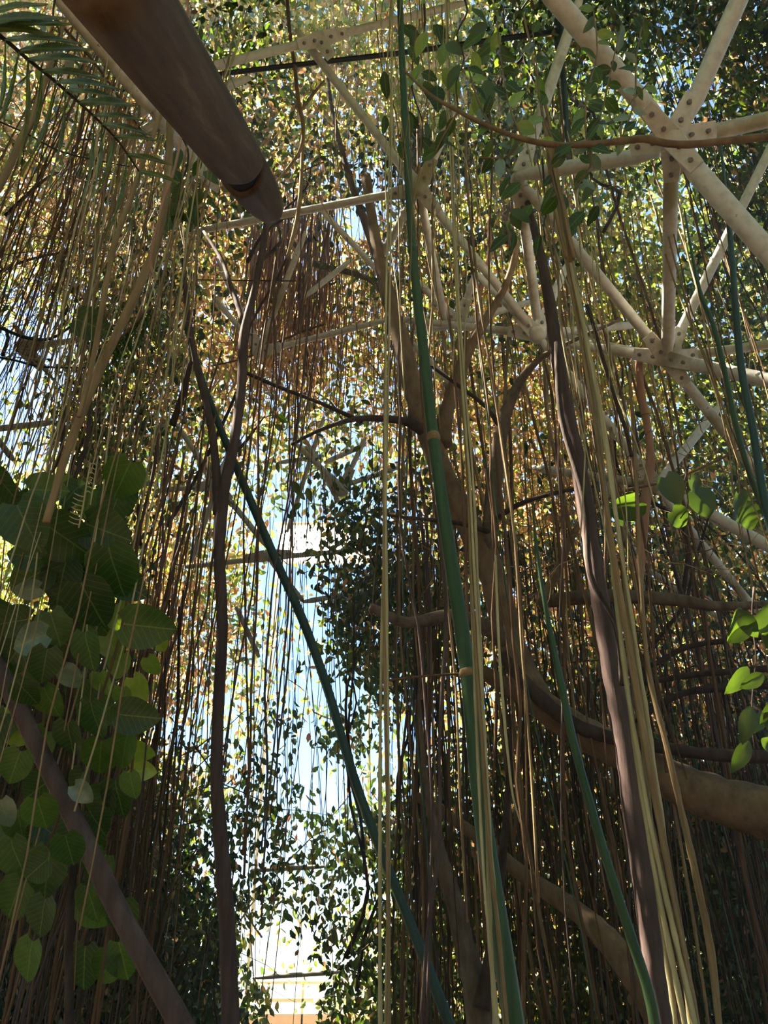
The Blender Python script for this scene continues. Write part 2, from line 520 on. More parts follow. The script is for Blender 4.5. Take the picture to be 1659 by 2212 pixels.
# ------------------------------------------------------------------ leaf clouds
def vnoise(P, scale, seed):
    """cheap value noise on points"""
    q = P * scale
    i = np.floor(q).astype(np.int64)
    f = q - i
    f = f * f * (3 - 2 * f)
    def h(a, b, c):
        n = (a * 374761393 + b * 668265263 + c * 2147483647 + seed * 1442695041) & 0x7fffffff
        n = (n ^ (n >> 13)) * 1274126177 & 0x7fffffff
        return ((n ^ (n >> 16)) & 0xffff) / 65535.0
    r = 0
    for dx in (0, 1):
        for dy in (0, 1):
            for dz in (0, 1):
                w = (f[:, 0] if dx else 1 - f[:, 0]) * (f[:, 1] if dy else 1 - f[:, 1]) * (f[:, 2] if dz else 1 - f[:, 2])
                r = r + w * h(i[:, 0] + dx, i[:, 1] + dy, i[:, 2] + dz)
    return r

def leaf_cloud(name, C, L, mat, parent, droop=0.6, aspect=0.5, kind='stuff', face=None):
    """one mesh of many small folded leaves (6 corners each) around centres C"""
    n = len(C)
    if n == 0:
        return None
    a = RNG.normal(size=(n, 3)); a[:, 2] -= droop * 1.6
    a /= np.linalg.norm(a, axis=1)[:, None]
    r = RNG.normal(size=(n, 3))
    b = np.cross(a, r); b /= np.linalg.norm(b, axis=1)[:, None]
    nn = np.cross(a, b)
    L = L[:, None]
    w = L * aspect * 0.5 * RNG.uniform(0.8, 1.15, (n, 1))
    lift = w * 0.35
    V = np.empty((n, 6, 3))
    V[:, 0] = C - a * L * 0.5
    V[:, 1] = C - a * L * 0.22 + b * w * 0.85 + nn * lift
    V[:, 2] = C + a * L * 0.12 + b * w + nn * lift
    V[:, 3] = C + a * L * 0.5 - nn * lift * 0.6
    V[:, 4] = C + a * L * 0.12 - b * w + nn * lift
    V[:, 5] = C - a * L * 0.22 - b * w * 0.85 + nn * lift
    base = np.array(base_of(parent))
    V = (V.reshape(-1, 3) - base).astype(np.float32)
    me = bpy.data.meshes.new(name)
    me.vertices.add(n * 6)
    me.vertices.foreach_set('co', V.ravel())
    quad = np.array([[0, 1, 2, 3], [0, 3, 4, 5]])
    idx = (quad[None] + (np.arange(n) * 6)[:, None, None]).reshape(-1)
    me.loops.add(len(idx))
    me.loops.foreach_set('vertex_index', idx.astype(np.int32))
    nf = n * 2
    me.polygons.add(nf)
    me.polygons.foreach_set('loop_start', (np.arange(nf) * 4).astype(np.int32))
    me.polygons.foreach_set('loop_total', np.full(nf, 4, np.int32))
    me.update(calc_edges=True)
    return link_mesh(name, me, mat, parent, kind=kind)

GRID_FAR = """
8 8 8 9 8 8 8 8 8 5 2 2
8 8 8 8 8 7 8 8 8 6 2 2
8 8 8 8 8 6 7 8 8 8 5 4
7 8 8 8 7 5 8 8 8 7 5 8
5 6 8 8 8 8 7 8 8 8 8 7
2 6 8 8 7 5 7 8 8 8 8 7
2 6 7 6 5 4 6 8 8 8 8 8
4 7 6 4 4 2 6 8 8 8 8 8
6 8 7 6 2 1 5 8 8 8 8 8
8 8 8 6 2 2 5 7 8 8 8 8
8 8 8 6 2 2 5 7 8 8 8 8
8 8 6 4 2 2 4 6 8 7 8 8
8 8 5 4 2 2 4 6 7 6 8 8
8 8 4 1 1 2 5 7 7 7 8 9
8 8 5 2 1 2 6 6 7 8 9 9
8 8 7 3 1 2 7 7 8 9 9 9
"""
GRID_MID = """
3 3 2 4 5 4 4 5 5 6 7 8
2 2 2 3 5 5 5 6 5 5 6 7
2 3 3 5 4 5 6 6 6 4 4 6
2 4 5 5 2 2 4 5 5 1 1 6
2 5 6 2 1 2 3 4 5 4 4 5
2 5 5 2 1 1 1 3 4 3 3 4
2 6 5 2 1 0 1 3 3 3 3 3
3 7 4 1 1 3 3 4 4 4 4 4
5 8 3 1 0 6 5 4 4 4 4 4
7 8 2 1 2 7 7 5 4 4 5 5
8 8 2 1 3 7 7 5 5 4 4 6
9 8 2 2 5 7 6 5 6 5 5 6
9 8 6 5 5 6 6 6 6 6 7 8
9 9 7 5 5 6 7 7 7 7 8 9
9 9 8 7 5 6 7 6 7 8 9 9
9 9 9 8 3 6 8 7 8 9 9 9
"""
# how much of the leafage is dry and brown
GRID_DRY = """
4 4 4 2 2 3 3 1 1 1 1 3
4 4 4 4 3 4 2 1 1 0 1 3
4 5 5 4 4 3 2 1 1 1 1 2
5 5 3 4 5 4 3 2 2 1 0 1
4 3 2 5 6 4 3 3 3 1 1 1
2 3 3 5 6 4 4 4 4 2 1 1
1 4 4 3 4 3 5 5 5 3 1 0
2 3 3 1 2 1 4 5 4 4 2 1
2 1 5 3 2 2 3 4 5 4 3 3
1 0 6 3 2 2 3 5 5 5 4 4
1 0 6 4 2 1 3 5 5 5 5 6
1 0 4 3 2 1 3 4 5 5 6 6
2 2 3 2 1 1 3 4 5 4 4 4
3 3 1 1 2 1 3 5 5 4 3 2
3 3 1 1 2 1 3 5 4 3 2 2
3 3 1 1 2 1 2 3 3 2 2 2
"""
def grid(s):
    return np.array([[float(c) for c in r.split()] for r in s.strip().splitlines()])
GF, GM, GD = grid(GRID_FAR) / 9, grid(GRID_MID) / 9, grid(GRID_DRY) / 9
def sample(G, x, y):
    gx = np.clip(x / 138.25 - 0.5, 0, 10.999)
    gy = np.clip(y / 138.25 - 0.5, 0, 14.999)
    i, j = gx.astype(int), gy.astype(int)
    fx, fy = gx - i, gy - j
    return (G[j, i] * (1 - fx) * (1 - fy) + G[j, i + 1] * fx * (1 - fy) + G[j + 1, i] * (1 - fx) * fy + G[j + 1, i + 1] * fx * fy)

# plants that make up the far and the middle greenery; each leaf joins the nearest
FAR_PLANTS = [
    (150, 150, 'far sunlit foliage behind the palm frond in the upper left corner'),
    (560, 110, 'yellow-green backlit foliage right of the thick log'),
    (330, 520, 'dry brown and olive foliage left of the log tip'),
    (720, 560, 'dappled brown foliage in the glow below the log tip'),
    (980, 230, 'bright lime foliage behind the upper end of the green stalk'),
    (1290, 560, 'bright green foliage behind the triangle of white bars'),
    (1560, 180, 'dark foliage against blue sky in the upper right corner'),
    (1560, 900, 'lime foliage behind the white bars at the right edge'),
    (60, 780, 'thin foliage against blue sky at the left edge'),
    (430, 1000, 'green foliage behind the dark forked sapling'),
    (380, 1420, 'orange-brown backlit foliage right of the broad heart leaves'),
    (700, 1250, 'sparse leaves across the bright sky opening'),
    (1010, 900, 'golden dry foliage behind the forked grey tree trunk'),
    (1300, 1250, 'brown and yellow foliage behind the plum-coloured stem'),
    (1560, 1450, 'golden brown foliage above the thick branch at the right edge'),
    (620, 1750, 'leaves freckled with white sky at the lower middle'),
    (1050, 1800, 'shaded foliage behind the lower end of the green stalk'),
    (1450, 1950, 'deep shaded foliage in the lower right corner'),
    (120, 1300, 'dark foliage behind the broad heart leaves'),
    (130, 1980, 'shaded foliage behind the leaning stem in the lower left corner'),
    (480, 2100, 'pale green foliage beside the bright gap at the bottom'),
]
MID_PLANTS = [
    (200, 300, 'shaded vine leaves in front of the tan root curtain, upper left'),
    (330, 600, 'dark green vine clump hanging below the log'),
    (650, 230, 'dark green vine growing over the bar right of the log'),
    (960, 330, 'dark green vine wrapped around the frame joint in the upper middle'),
    (1330, 420, 'dark green vine between the two right-hand frame joints'),
    (1590, 300, 'near-black vine draped beyond the upper right joint'),
    (1570, 1000, 'dark vine leaves beside the green stalks at the right edge'),
    (200, 850, 'shaded strap-leaved mass above the broad heart leaves'),
    (800, 1110, 'dark blue-green leaf clump right of the sky opening'),
    (760, 1500, 'blue-black hanging vine left of the green stalk, freckled with sky'),
    (560, 1650, 'thin dark vine behind the forked sapling trunk'),
    (1080, 1150, 'shaded vine leaves on the forked grey tree'),
    (1300, 1500, 'olive vine leaves around the thick branch'),
    (1500, 1850, 'black-green undergrowth beneath the thick branch'),
    (960, 1950, 'dark vine low between the two green stalks'),
    (100, 1400, 'dense dark vine under the broad heart leaves'),
    (150, 1950, 'dark undergrowth behind the leaning stem'),
    (640, 2080, 'dark leaf fringe around the bright gap at the bottom'),
]
def scatter(n, G, d0, d1, nscale, nthr, seed, lo=(-260, -240), hi=(1919, 2300), power=1.25, gain=1.0):
    x = RNG.uniform(lo[0], hi[0], n); y = RNG.uniform(lo[1], hi[1], n)
    d = RNG.uniform(d0, d1, n)
    P = pts_np(x, y, d)
    dens = sample(G, x, y) ** power * gain
    nz = vnoise(P, nscale, seed) * 0.6 + vnoise(P, nscale * 2.9, seed + 3) * 0.4
    keep = (RNG.random(n) < dens) & (nz > nthr - dens * 0.40)
    keep &= P[:, 2] > 0.05
    return x[keep], y[keep], d[keep], P[keep]

def plants(seeds, x, y, d, P, Lmin, Lmax, wet_mat, name, cat, group, dry_gain=1.0, droop=0.6, aspect=0.5, stem_mat='bark_dark', deep_thr=0.53):
    s = np.array([(a, b) for a, b, _ in seeds], float)
    jx = x + RNG.normal(0, 34, len(x)); jy = y + RNG.normal(0, 34, len(x))
    who = np.argmin((jx[:, None] - s[:, 0]) ** 2 + (jy[:, None] - s[:, 1]) ** 2, axis=1)
    dry = RNG.random(len(x)) < sample(GD, x, y) * dry_gain
    L = RNG.uniform(Lmin, Lmax, len(x)) * (d / d.mean())
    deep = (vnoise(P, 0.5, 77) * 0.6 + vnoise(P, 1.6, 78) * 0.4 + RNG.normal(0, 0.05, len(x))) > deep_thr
    for k, (sx, sy, lab) in enumerate(seeds):
        sel = who == k
        if sel.sum() < 20:
            continue
        c = P[sel].mean(0)
        t = thing(name, (float(c[0]), float(c[1]), 0.0), lab, cat, group)
        wet = sel & ~dry
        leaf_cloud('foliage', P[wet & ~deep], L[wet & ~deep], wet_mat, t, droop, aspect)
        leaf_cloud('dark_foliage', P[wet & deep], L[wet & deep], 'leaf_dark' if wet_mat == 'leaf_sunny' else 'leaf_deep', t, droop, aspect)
        leaf_cloud('dry_foliage', P[sel & dry], L[sel & dry] * 0.95, 'leaf_dry', t, 0.9, 0.42)
        rr = random.Random(k + 50)
        # woody stems climbing through the leaves
        ids = np.nonzero(sel)[0]
        for q in range(3):
            i0 = ids[rr.randrange(len(ids))]
            p0 = Vector(P[i0])
            path = [(Vector((c[0] + rr.uniform(-.4, .4), c[1] + rr.uniform(-.3, .3), max(0.0, p0.z - 3.0))), 0.02)]
            for m in range(1, 6):
                f = m / 5
                path.append((path[0][0].lerp(p0, f) + Vector((rr.uniform(-.18, .18), rr.uniform(-.18, .18), rr.uniform(-.1, .1))), 0.02 * (1 - 0.65 * f)))
            tube('stem', path, stem_mat, t, sides=6, sub=3, lump=0.1, seed=k * 7 + q)

x, y, d, P = scatter(380000, GF, 12.5, 18.0, 0.42, 0.62, 1)
NFAR = len(x)
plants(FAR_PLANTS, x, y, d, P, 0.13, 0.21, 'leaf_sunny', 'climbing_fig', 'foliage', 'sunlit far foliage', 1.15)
x, y, d, P = scatter(420000, GM, 7.6, 11.5, 0.55, 0.74, 2)
# extra undergrowth that closes the lower corners
GU = np.zeros_like(GM); GU[11:, 7:] = 0.7; GU[12:, 6:] = 0.8; GU[13:, 8:] = 1.0; GU[10:, :2] = 0.8; GU[12:, :2] = 1.0; GU[14:, :3] = 1.0
x2, y2, d2, P2 = scatter(150000, GU, 7.0, 11.0, 0.6, 0.60, 9)
x, y, d, P = np.concatenate([x, x2]), np.concatenate([y, y2]), np.concatenate([d, d2]), np.concatenate([P, P2])
NMID = len(x)
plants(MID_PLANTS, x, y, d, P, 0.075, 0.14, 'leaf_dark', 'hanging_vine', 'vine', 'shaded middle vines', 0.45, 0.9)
print('LEAVES', NFAR, NMID)

# unseen leafy walls and roof around the camera, added to block sky and sun
def shade_enclosure():
    def put(name, label, P, mat):
        o = leaf_cloud(name, P, RNG.uniform(0.28, 0.46, len(P)), mat, None, 0.5, 0.6, kind='structure')
        tag(o, label, 'foliage')
    def rnd(n, a, b):
        return np.stack([RNG.uniform(a[i], b[i], n) for i in range(3)], 1)
    P = rnd(18000, (-11, -11, 9.5), (11, 6.0, 13.5))
    el = np.degrees(np.arctan2(P[:, 2] - 1.6, np.maximum(P[:, 1], 0.01)))
    Q = rnd(14000, (-7, 1.5, 10.0), (2, 6.0, 13.5))  # denser patch added to shade the lower right
    P = np.concatenate([P, Q])
    el = np.degrees(np.arctan2(P[:, 2] - 1.6, np.maximum(P[:, 1], 0.01)))
    P = P[el > 65]
    put('shade_ceiling', 'unseen leafy roof overhead, added to shade the scene', P, 'leaf_dark')
    put('shade_wall_back', 'unseen leafy wall behind the viewpoint, added to cut sky light', rnd(15000, (-11, -11, 0), (11, -8.5, 12)), 'leaf_dark')
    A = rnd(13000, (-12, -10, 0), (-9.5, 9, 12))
    B = rnd(60000, (-11, 1.5, 2.0), (-2.5, 12, 13.0))  # sun blockers added just outside the left of the view
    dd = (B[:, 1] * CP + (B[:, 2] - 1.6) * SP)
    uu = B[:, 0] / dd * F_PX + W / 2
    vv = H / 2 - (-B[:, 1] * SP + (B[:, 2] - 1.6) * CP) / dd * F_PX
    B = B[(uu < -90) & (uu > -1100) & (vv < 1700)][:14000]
    put('shade_wall_left', 'unseen leafy wall on the left, added to block the sun', np.concatenate([A, B]), 'leaf_dark')
    put('shade_wall_right', 'unseen leafy wall on the right, added to cut sky light', rnd(13000, (9.5, -10, 0), (12, 9, 12)), 'leaf_dark')
shade_enclosure()

# ------------------------------------------------------------------ hanging root curtains (too many to count)
def root_strip(verts, faces, X, Y, z0, z1, r, rr, segs=7, sway=0.04, lean=0.05):
    b = len(verts)
    ph = rr.uniform(0, 6.28); fr = rr.uniform(0.7, 1.8)
    lx, ly = rr.gauss(0, lean), rr.gauss(0, lean)
    for i in range(segs + 1):
        f = i / segs
        z = z0 + (z1 - z0) * f
        sx = X + sway * math.sin(ph + z * fr) + lx * (z - z1) + rr.uniform(-.25, .25) * sway
        sy = Y + sway * math.cos(ph * 1.7 + z * fr) + ly * (z - z1)
        k = r * (1 - 0.25 * (1 - f))
        for s in range(3):
            an = 2.094 * s + ph
            verts.append((sx + k * math.cos(an), sy + k * math.sin(an), z))
        if i:
            o = b + (i - 1) * 3
            for s in range(3):
                s2 = (s + 1) % 3
                faces.append((o + s, o + s2, o + 3 + s2, o + 3 + s))

def curtain(label, x0, x1, yt, yb, Y0, Y1, n, mat, r0=0.003, r1=0.009, seed=0, jit=160, sway=0.05, lean=0.05):
    rr = random.Random(seed)
    verts, faces = [], []
    ym = 0.5 * (yt + yb)
    for k in range(n):
        Yk = rr.uniform(Y0, Y1)
        pm = py_(rr.uniform(x0, x1), ym, Yk)
        za = py_(0, yt + rr.uniform(-jit, jit), Yk).z
        zb = py_(0, yb + rr.uniform(-jit, jit), Yk).z
        root_strip(verts, faces, pm.x, Yk, max(zb, 0.0), za, rr.uniform(r0, r1) ** 1.0, rr, sway=sway, lean=lean)
    c = py_(0.5 * (x0 + x1), ym, 0.5 * (Y0 + Y1))
    base = Vector((c.x, c.y, 0))
    me = bpy.data.meshes.new('root_curtain')
    me.from_pydata([(v[0] - base.x, v[1] - base.y, v[2]) for v in verts], [], faces)
    me.polygons.foreach_set('use_smooth', [True] * len(me.polygons))
    o = link_mesh('root_curtain', me, mat, None, base, 'stuff')
    tag(o, label, 'roots', 'curtains of fine aerial roots')

curtain('fan of fine tan roots hanging through the palm frond, upper left', -80, 420, 180, 850, 3.6, 6.5, 130, 'roots_mixed', 0.0015, 0.005, 1, 260, 0.12, 0.16)
curtain('matted brown root curtain beside the left edge sky', -60, 330, 500, 1150, 4.5, 7.0, 90, 'roots_mixed', 0.002, 0.007, 2, 200, 0.08, 0.1)
curtain('orange root fringe with sunlight painted in, hanging under the log tip', 520, 720, 470, 780, 7.5, 9.0, 200, 'roots_orange', 0.005, 0.014, 3, 50)
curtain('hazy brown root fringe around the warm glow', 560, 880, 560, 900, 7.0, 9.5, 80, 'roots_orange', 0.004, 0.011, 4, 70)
curtain('fine brown roots falling past the forked sapling', 300, 720, 850, 1900, 5.5, 9.0, 44, 'roots_mixed', 0.002, 0.006, 5, 300)
curtain('orange dead-root tassels right of the broad heart leaves', 300, 470, 1080, 1650, 7.0, 9.0, 36, 'roots_orange', 0.003, 0.010, 6)
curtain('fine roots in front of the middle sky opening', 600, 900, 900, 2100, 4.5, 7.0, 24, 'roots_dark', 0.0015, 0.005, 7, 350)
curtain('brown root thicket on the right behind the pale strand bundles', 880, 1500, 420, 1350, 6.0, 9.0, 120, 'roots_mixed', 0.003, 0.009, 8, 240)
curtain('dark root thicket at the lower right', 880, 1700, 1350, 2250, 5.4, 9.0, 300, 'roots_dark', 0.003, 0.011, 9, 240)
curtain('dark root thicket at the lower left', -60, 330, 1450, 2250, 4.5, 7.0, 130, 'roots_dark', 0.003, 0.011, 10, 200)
curtain('brown roots crossing the blue upper right corner', 1480, 1720, 60, 700, 6.0, 8.0, 50, 'roots_dark', 0.004, 0.012, 11)
curtain('straggling roots over the upper middle vines', 640, 1100, 60, 700, 6.0, 8.5, 80, 'roots_mixed', 0.003, 0.009, 12)

def tangle(label, x0, x1, y0, y1, Y0, Y1, n, mat, seed, r0=0.002, r1=0.006):
    """a snarl of thin bent twigs, too many to count"""
    rr = random.Random(seed)
    V, Fc = [], []
    for k in range(n):
        p = py_(rr.uniform(x0, x1), rr.uniform(y0, y1), rr.uniform(Y0, Y1))
        dr = Vector((rr.gauss(0, 1), rr.gauss(0, 0.6), rr.gauss(-0.5, 0.8))).normalized()
        r = rr.uniform(r0, r1)
        path = [(p.copy(), r)]
        for m in range(7):
            dr = (dr + Vector((rr.gauss(0, .28), rr.gauss(0, .28), rr.gauss(-0.06, .25)))).normalized()
            p = p + dr * rr.uniform(0.08, 0.2)
            path.append((p.copy(), r * (1 - 0.11 * (m + 1))))
        v, f = tube_geo(path, 4)
        b = len(V)
        V += v
        Fc += [tuple(i + b for i in q) for q in f]
    c = py_((x0 + x1) / 2, y1, (Y0 + Y1) / 2)
    o = link_mesh('twig_tangle', mesh_from('twig_tangle', V, Fc, c), mat, None, c, 'stuff')
    tag(o, label, 'twigs', 'tangles of thin twigs')
tangle('snarl of thin tan twigs left of the log under the palm frond', -80, 430, 150, 900, 3.6, 6.0, 190, 'roots_mixed', 1)
tangle('snarl of dry twigs around the lowest right frame joint', 1150, 1700, 850, 1250, 4.6, 6.6, 130, 'roots_mixed', 2)
tangle('snarl of golden twigs around the fig tree fork', 860, 1250, 550, 1250, 5.5, 7.5, 130, 'roots_orange', 3)
tangle('snarl of dark twigs above the massive limb at right', 1250, 1720, 1250, 1620, 5.4, 7.0, 110, 'roots_dark', 4)
tangle('matted brown twigs under the glow left of the fig tree', 450, 850, 640, 920, 6.5, 8.5, 110, 'roots_orange', 5)
tangle('dark twigs low between leaning stem and sapling', 150, 480, 1600, 2150, 4.6, 6.5, 70, 'roots_dark', 6)

# ------------------------------------------------------------------ countable hanging roots, each its own object
def hanging_root(px, yr, yt, yb, Y, wpx, mat, label, group, seed, name='aerial_root', sway=0.05):
    rr = random.Random(seed)
    p = py_(px, yr, Y)
    za, zb = py_(0, yt, Y).z, max(0.0, py_(0, yb, Y).z)
    d = (p - EYE).dot(Vector((0, CP, SP)))
    r = 0.5 * 0.62 * wpx * d / F_PX
    n = 9
    ph = rr.uniform(0, 6.28)
    fr = rr.uniform(0.8, 1.9)
    lx = rr.gauss(0, 0.035)
    ly = rr.gauss(0, 0.05)
    path = []
    for i in range(n + 1):
        f = i / n
        z = za + (zb - za) * f
        path.append((Vector((p.x + sway * math.sin(ph + z * fr) + lx * (z - p.z) + rr.uniform(-.35, .35) * sway, Y + ly * (z - p.z) + sway * math.cos(ph * 2 + z * fr), z)), r * (1 - 0.3 * f) * rr.uniform(0.88, 1.12)))
    o = tube(name, path, mat, None, sides=5, sub=2, lump=0.06, seed=seed)
    tag(o, label, 'root', group)
    return o

zones = [
    # x0,x1, yref, ytop range, ybot range, Y range, width range, mats, n, label, group
    (60, 330, 1000, (-150, 450), (1500, 2230), (2.6, 3.6), (4, 8), ['root_pale', 'root_tan'], 18, 'root hanging in front of the heart leaves', 'roots over the heart leaves'),
    (120, 420, 560, (-40, 250), (760, 1150), (2.8, 4.2), (4, 10), ['root_tan', 'root_pale'], 22, 'root hanging below and left of the log', 'roots left of the log'),
    (-20, 260, 420, (-60, 200), (600, 980), (3.2, 4.5), (4, 9), ['root_tan', 'root_brown'], 24, 'root among the palm leaflets', 'roots by the palm frond'),
    (300, 640, 1350, (350, 850), (1700, 2230), (3.6, 5.5), (5, 11), ['root_brown', 'bark_plum'], 16, 'root hanging beside the forked sapling', 'roots beside the sapling'),
    (840, 1010, 350, (-60, 0), (500, 900), (3.0, 4.4), (3, 6), ['root_pale', 'root_tan'], 18, 'thread-thin root left of the leafy branch', 'straw-thin roots in the upper middle'),
    (1170, 1260, 500, (250, 420), (850, 1300), (3.2, 4.0), (4, 7), ['root_pale', 'root_tan'], 14, 'root in the tassel under the white bar', 'tassel under the white bar'),
    (900, 1560, 1050, (150, 650), (1500, 2100), (4.0, 7.0), (5, 14), ['root_brown', 'root_tan'], 30, 'root in the right-hand upper thicket', 'roots of the right thicket'),
    (860, 1640, 1780, (500, 1150), (2230, 2260), (3.6, 7.0), (6, 20), ['root_brown', 'bark_plum', 'root_brown', 'root_tan', 'root_brown', 'bark_plum', 'stalk_green'], 40, 'root standing in the lower right thicket', 'roots of the lower right thicket'),
    (0, 380, 1850, (900, 1300), (2230, 2260), (3.4, 5.0), (6, 16), ['root_brown', 'bark_plum'], 24, 'root standing in the lower left thicket', 'roots of the lower left thicket'),
    (1500, 1700, 900, (100, 500), (1300, 1900), (3.4, 5.0), (4, 10), ['root_brown', 'root_tan'], 12, 'root hanging along the right edge', 'roots along the right edge'),
]
HUE = {'root_pale': 'straw-coloured', 'root_tan': 'tan', 'root_brown': 'brown', 'bark_plum': 'plum-brown', 'stalk_green': 'green'}
def ordinal(n):
    w = ['', 'first', 'second', 'third', 'fourth', 'fifth', 'sixth', 'seventh', 'eighth', 'ninth', 'tenth', 'eleventh', 'twelfth']
    return w[n] if n < len(w) else '%dth' % n if n % 10 not in (1, 2, 3) or n in (11, 12, 13) else '%d%s' % (n, {1: 'st', 2: 'nd', 3: 'rd'}[n % 10])
sd = 1000
for (x0, x1, yr, yt, yb, YY, ww, mats, n, lab, grp) in zones:
    rz = random.Random(sd)
    spec = sorted((rz.uniform(x0, x1), rz.uniform(*yt), rz.uniform(*yb), rz.uniform(*YY), rz.uniform(*ww), rz.choice(mats)) for k in range(n))
    seen = {}
    for (px, ta, tb, Yk, wk, mk) in spec:
        sd += 1
        seen[mk] = seen.get(mk, 0) + 1
        hanging_root(px, yr, ta, tb, Yk, wk, mk, '%s %s, %s from the left there' % (HUE[mk], lab, ordinal(seen[mk])), grp, sd)

# ------------------------------------------------------------------ named stems, stalks and strands
def stem_thing(name, label, cat, main, Y, mat, branches=(), sides=10, lump=0.05, sub=5, seed=0, nodes=(), group=None):
    P0 = pixpath(main, Y)
    low = min(P0, key=lambda a: a[0].z)[0]
    t = thing(name, (low.x, low.y, low.z), label, cat, group)
    st = tube('stem', P0, mat, t, sides=sides, sub=sub, lump=lump, seed=seed)
    for i, (bp, bY, bm_) in enumerate(branches):
        tube('branch', pixpath(bp, bY), bm_ or mat, t, sides=8, sub=4, lump=lump, seed=seed + i + 1)
    for (nx, ny, nw, nY, nm) in nodes:
        a = pixpath([(nx - 1, ny - 9, nw), (nx, ny - 3, nw * 1.16), (nx + 1, ny + 3, nw * 1.16), (nx + 2, ny + 9, nw)], nY)
        under(st, tube('node_ring', a, nm, t, sides=sides, sub=1))
    return t

stem_thing('sapling', 'dark slender sapling forking in a Y left of the middle', 'tree',
           [(577, 475, 13), (556, 600, 15), (527, 720, 19), (522, 830, 20), (505, 960, 22), (482, 1070, 26), (474, 1200, 25), (480, 1350, 24), (472, 1520, 25), (468, 1680, 27), (478, 1830, 32), (490, 2000, 36), (500, 2260, 40)], 4.2, 'bark_plum',
           [([(470, 1110, 22), (466, 1000, 18), (452, 900, 16), (425, 790, 14), (408, 690, 12), (395, 560, 8)], 4.2, None),
            ([(527, 700, 12), (500, 620, 10), (478, 560, 9), (440, 500, 6)], [4.2, 4.3, 4.4, 4.5], None),
            ([(412, 780, 10), (395, 850, 14), (372, 920, 16)], [4.2, 4.3, 4.4], 'bark_dark'),
            ([(505, 980, 8), (530, 955, 7), (570, 900, 5)], [4.2, 4.3, 4.5], 'bark_dark'),
            ([(520, 800, 9), (600, 835, 8), (690, 870, 8), (780, 910, 12)], [4.2, 4.4, 4.8, 5.2], 'bark_dark')], seed=3)
stem_thing('leaning_stem', 'thick dark stem leaning across the lower left corner', 'stem',
           [(-60, 1330, 34), (0, 1450, 36), (60, 1570, 37), (125, 1700, 38), (190, 1830, 42), (255, 1965, 44), (320, 2085, 46), (392, 2215, 50), (430, 2290, 50)], 3.2, 'bark_plum', lump=0.02, seed=4, sides=12)
stem_thing('green_stalk', 'long green cane running top to bottom right of the middle', 'stalk',
           [(862, -60, 13), (868, 120, 14), (878, 330, 15), (893, 560, 18), (915, 760, 22), (934, 930, 25), (962, 1130, 29), (990, 1310, 32), (1012, 1470, 34), (1035, 1700, 38), (1062, 1900, 42), (1090, 2080, 46), (1118, 2270, 50)], 3.3, 'stalk_green',
           nodes=[(936, 945, 25, 3.3, 'root_tan'), (1010, 1455, 34, 3.3, 'root_tan'), (890, 540, 17.5, 3.3, 'stalk_green')], lump=0.015, seed=5, sides=12)
stem_thing('green_stalk', 'thin dark green cane sloping past the bright sky opening', 'stalk',
           [(400, 700, 12), (440, 830, 14), (490, 960, 16), (545, 1090, 18), (600, 1220, 19), (650, 1330, 20), (705, 1480, 20), (752, 1640, 20), (800, 1780, 21), (860, 1930, 22), (920, 2080, 24), (985, 2250, 26)], 4.4, 'stalk_teal', lump=0.02, seed=6)
stem_thing('green_stalk', 'short green cane crossing the plum stem at the lower right', 'stalk',
           [(1150, 1090, 4), (1165, 1230, 8), (1190, 1370, 12), (1215, 1490, 16), (1238, 1600, 18), (1275, 1740, 20), (1320, 1890, 21), (1365, 2030, 23), (1400, 2140, 24), (1425, 2270, 25)], 3.5, 'stalk_green', lump=0.02, seed=7)
stem_thing('green_stalk', 'left one of two green canes at the right edge', 'stalk',
           [(1478, 450, 3), (1495, 550, 6), (1515, 640, 9), (1540, 700, 11), (1565, 800, 11), (1590, 920, 12), (1625, 1040, 12), (1690, 1200, 12), (1790, 1500, 13), (1900, 1900, 14), (1980, 2260, 15)], 3.8, 'stalk_green', lump=0.04, seed=8)
stem_thing('green_stalk', 'right one of two green canes at the right edge', 'stalk',
           [(1556, 300, 4), (1568, 420, 8), (1580, 540, 12), (1590, 680, 15), (1602, 800, 16), (1625, 920, 16), (1655, 1100, 17), (1700, 1260, 17), (1790, 1550, 18), (1900, 1950, 20), (1975, 2260, 21)], 3.6, 'stalk_teal', lump=0.04, seed=9)
stem_thing('plum_stem', 'thick plum-brown stem hanging right of the forked tree', 'stem',
           [(1128, 395, 8), (1145, 460, 14), (1165, 540, 20), (1185, 640, 24), (1200, 740, 30), (1215, 850, 32), (1245, 980, 34), (1262, 1080, 35), (1285, 1230, 37), (1305, 1350, 39), (1330, 1500, 42), (1352, 1620, 44), (1372, 1780, 47), (1392, 1920, 48), (1412, 2080, 50), (1435, 2270, 54)], 4.0, 'bark_plum',
           [([(1203, 740, 12), (1212, 900, 13), (1262, 1080, 14), (1275, 1240, 12), (1330, 1350, 12), (1345, 1480, 14)], 3.88, 'bark_dark')], lump=0.06, seed=10, sides=12)

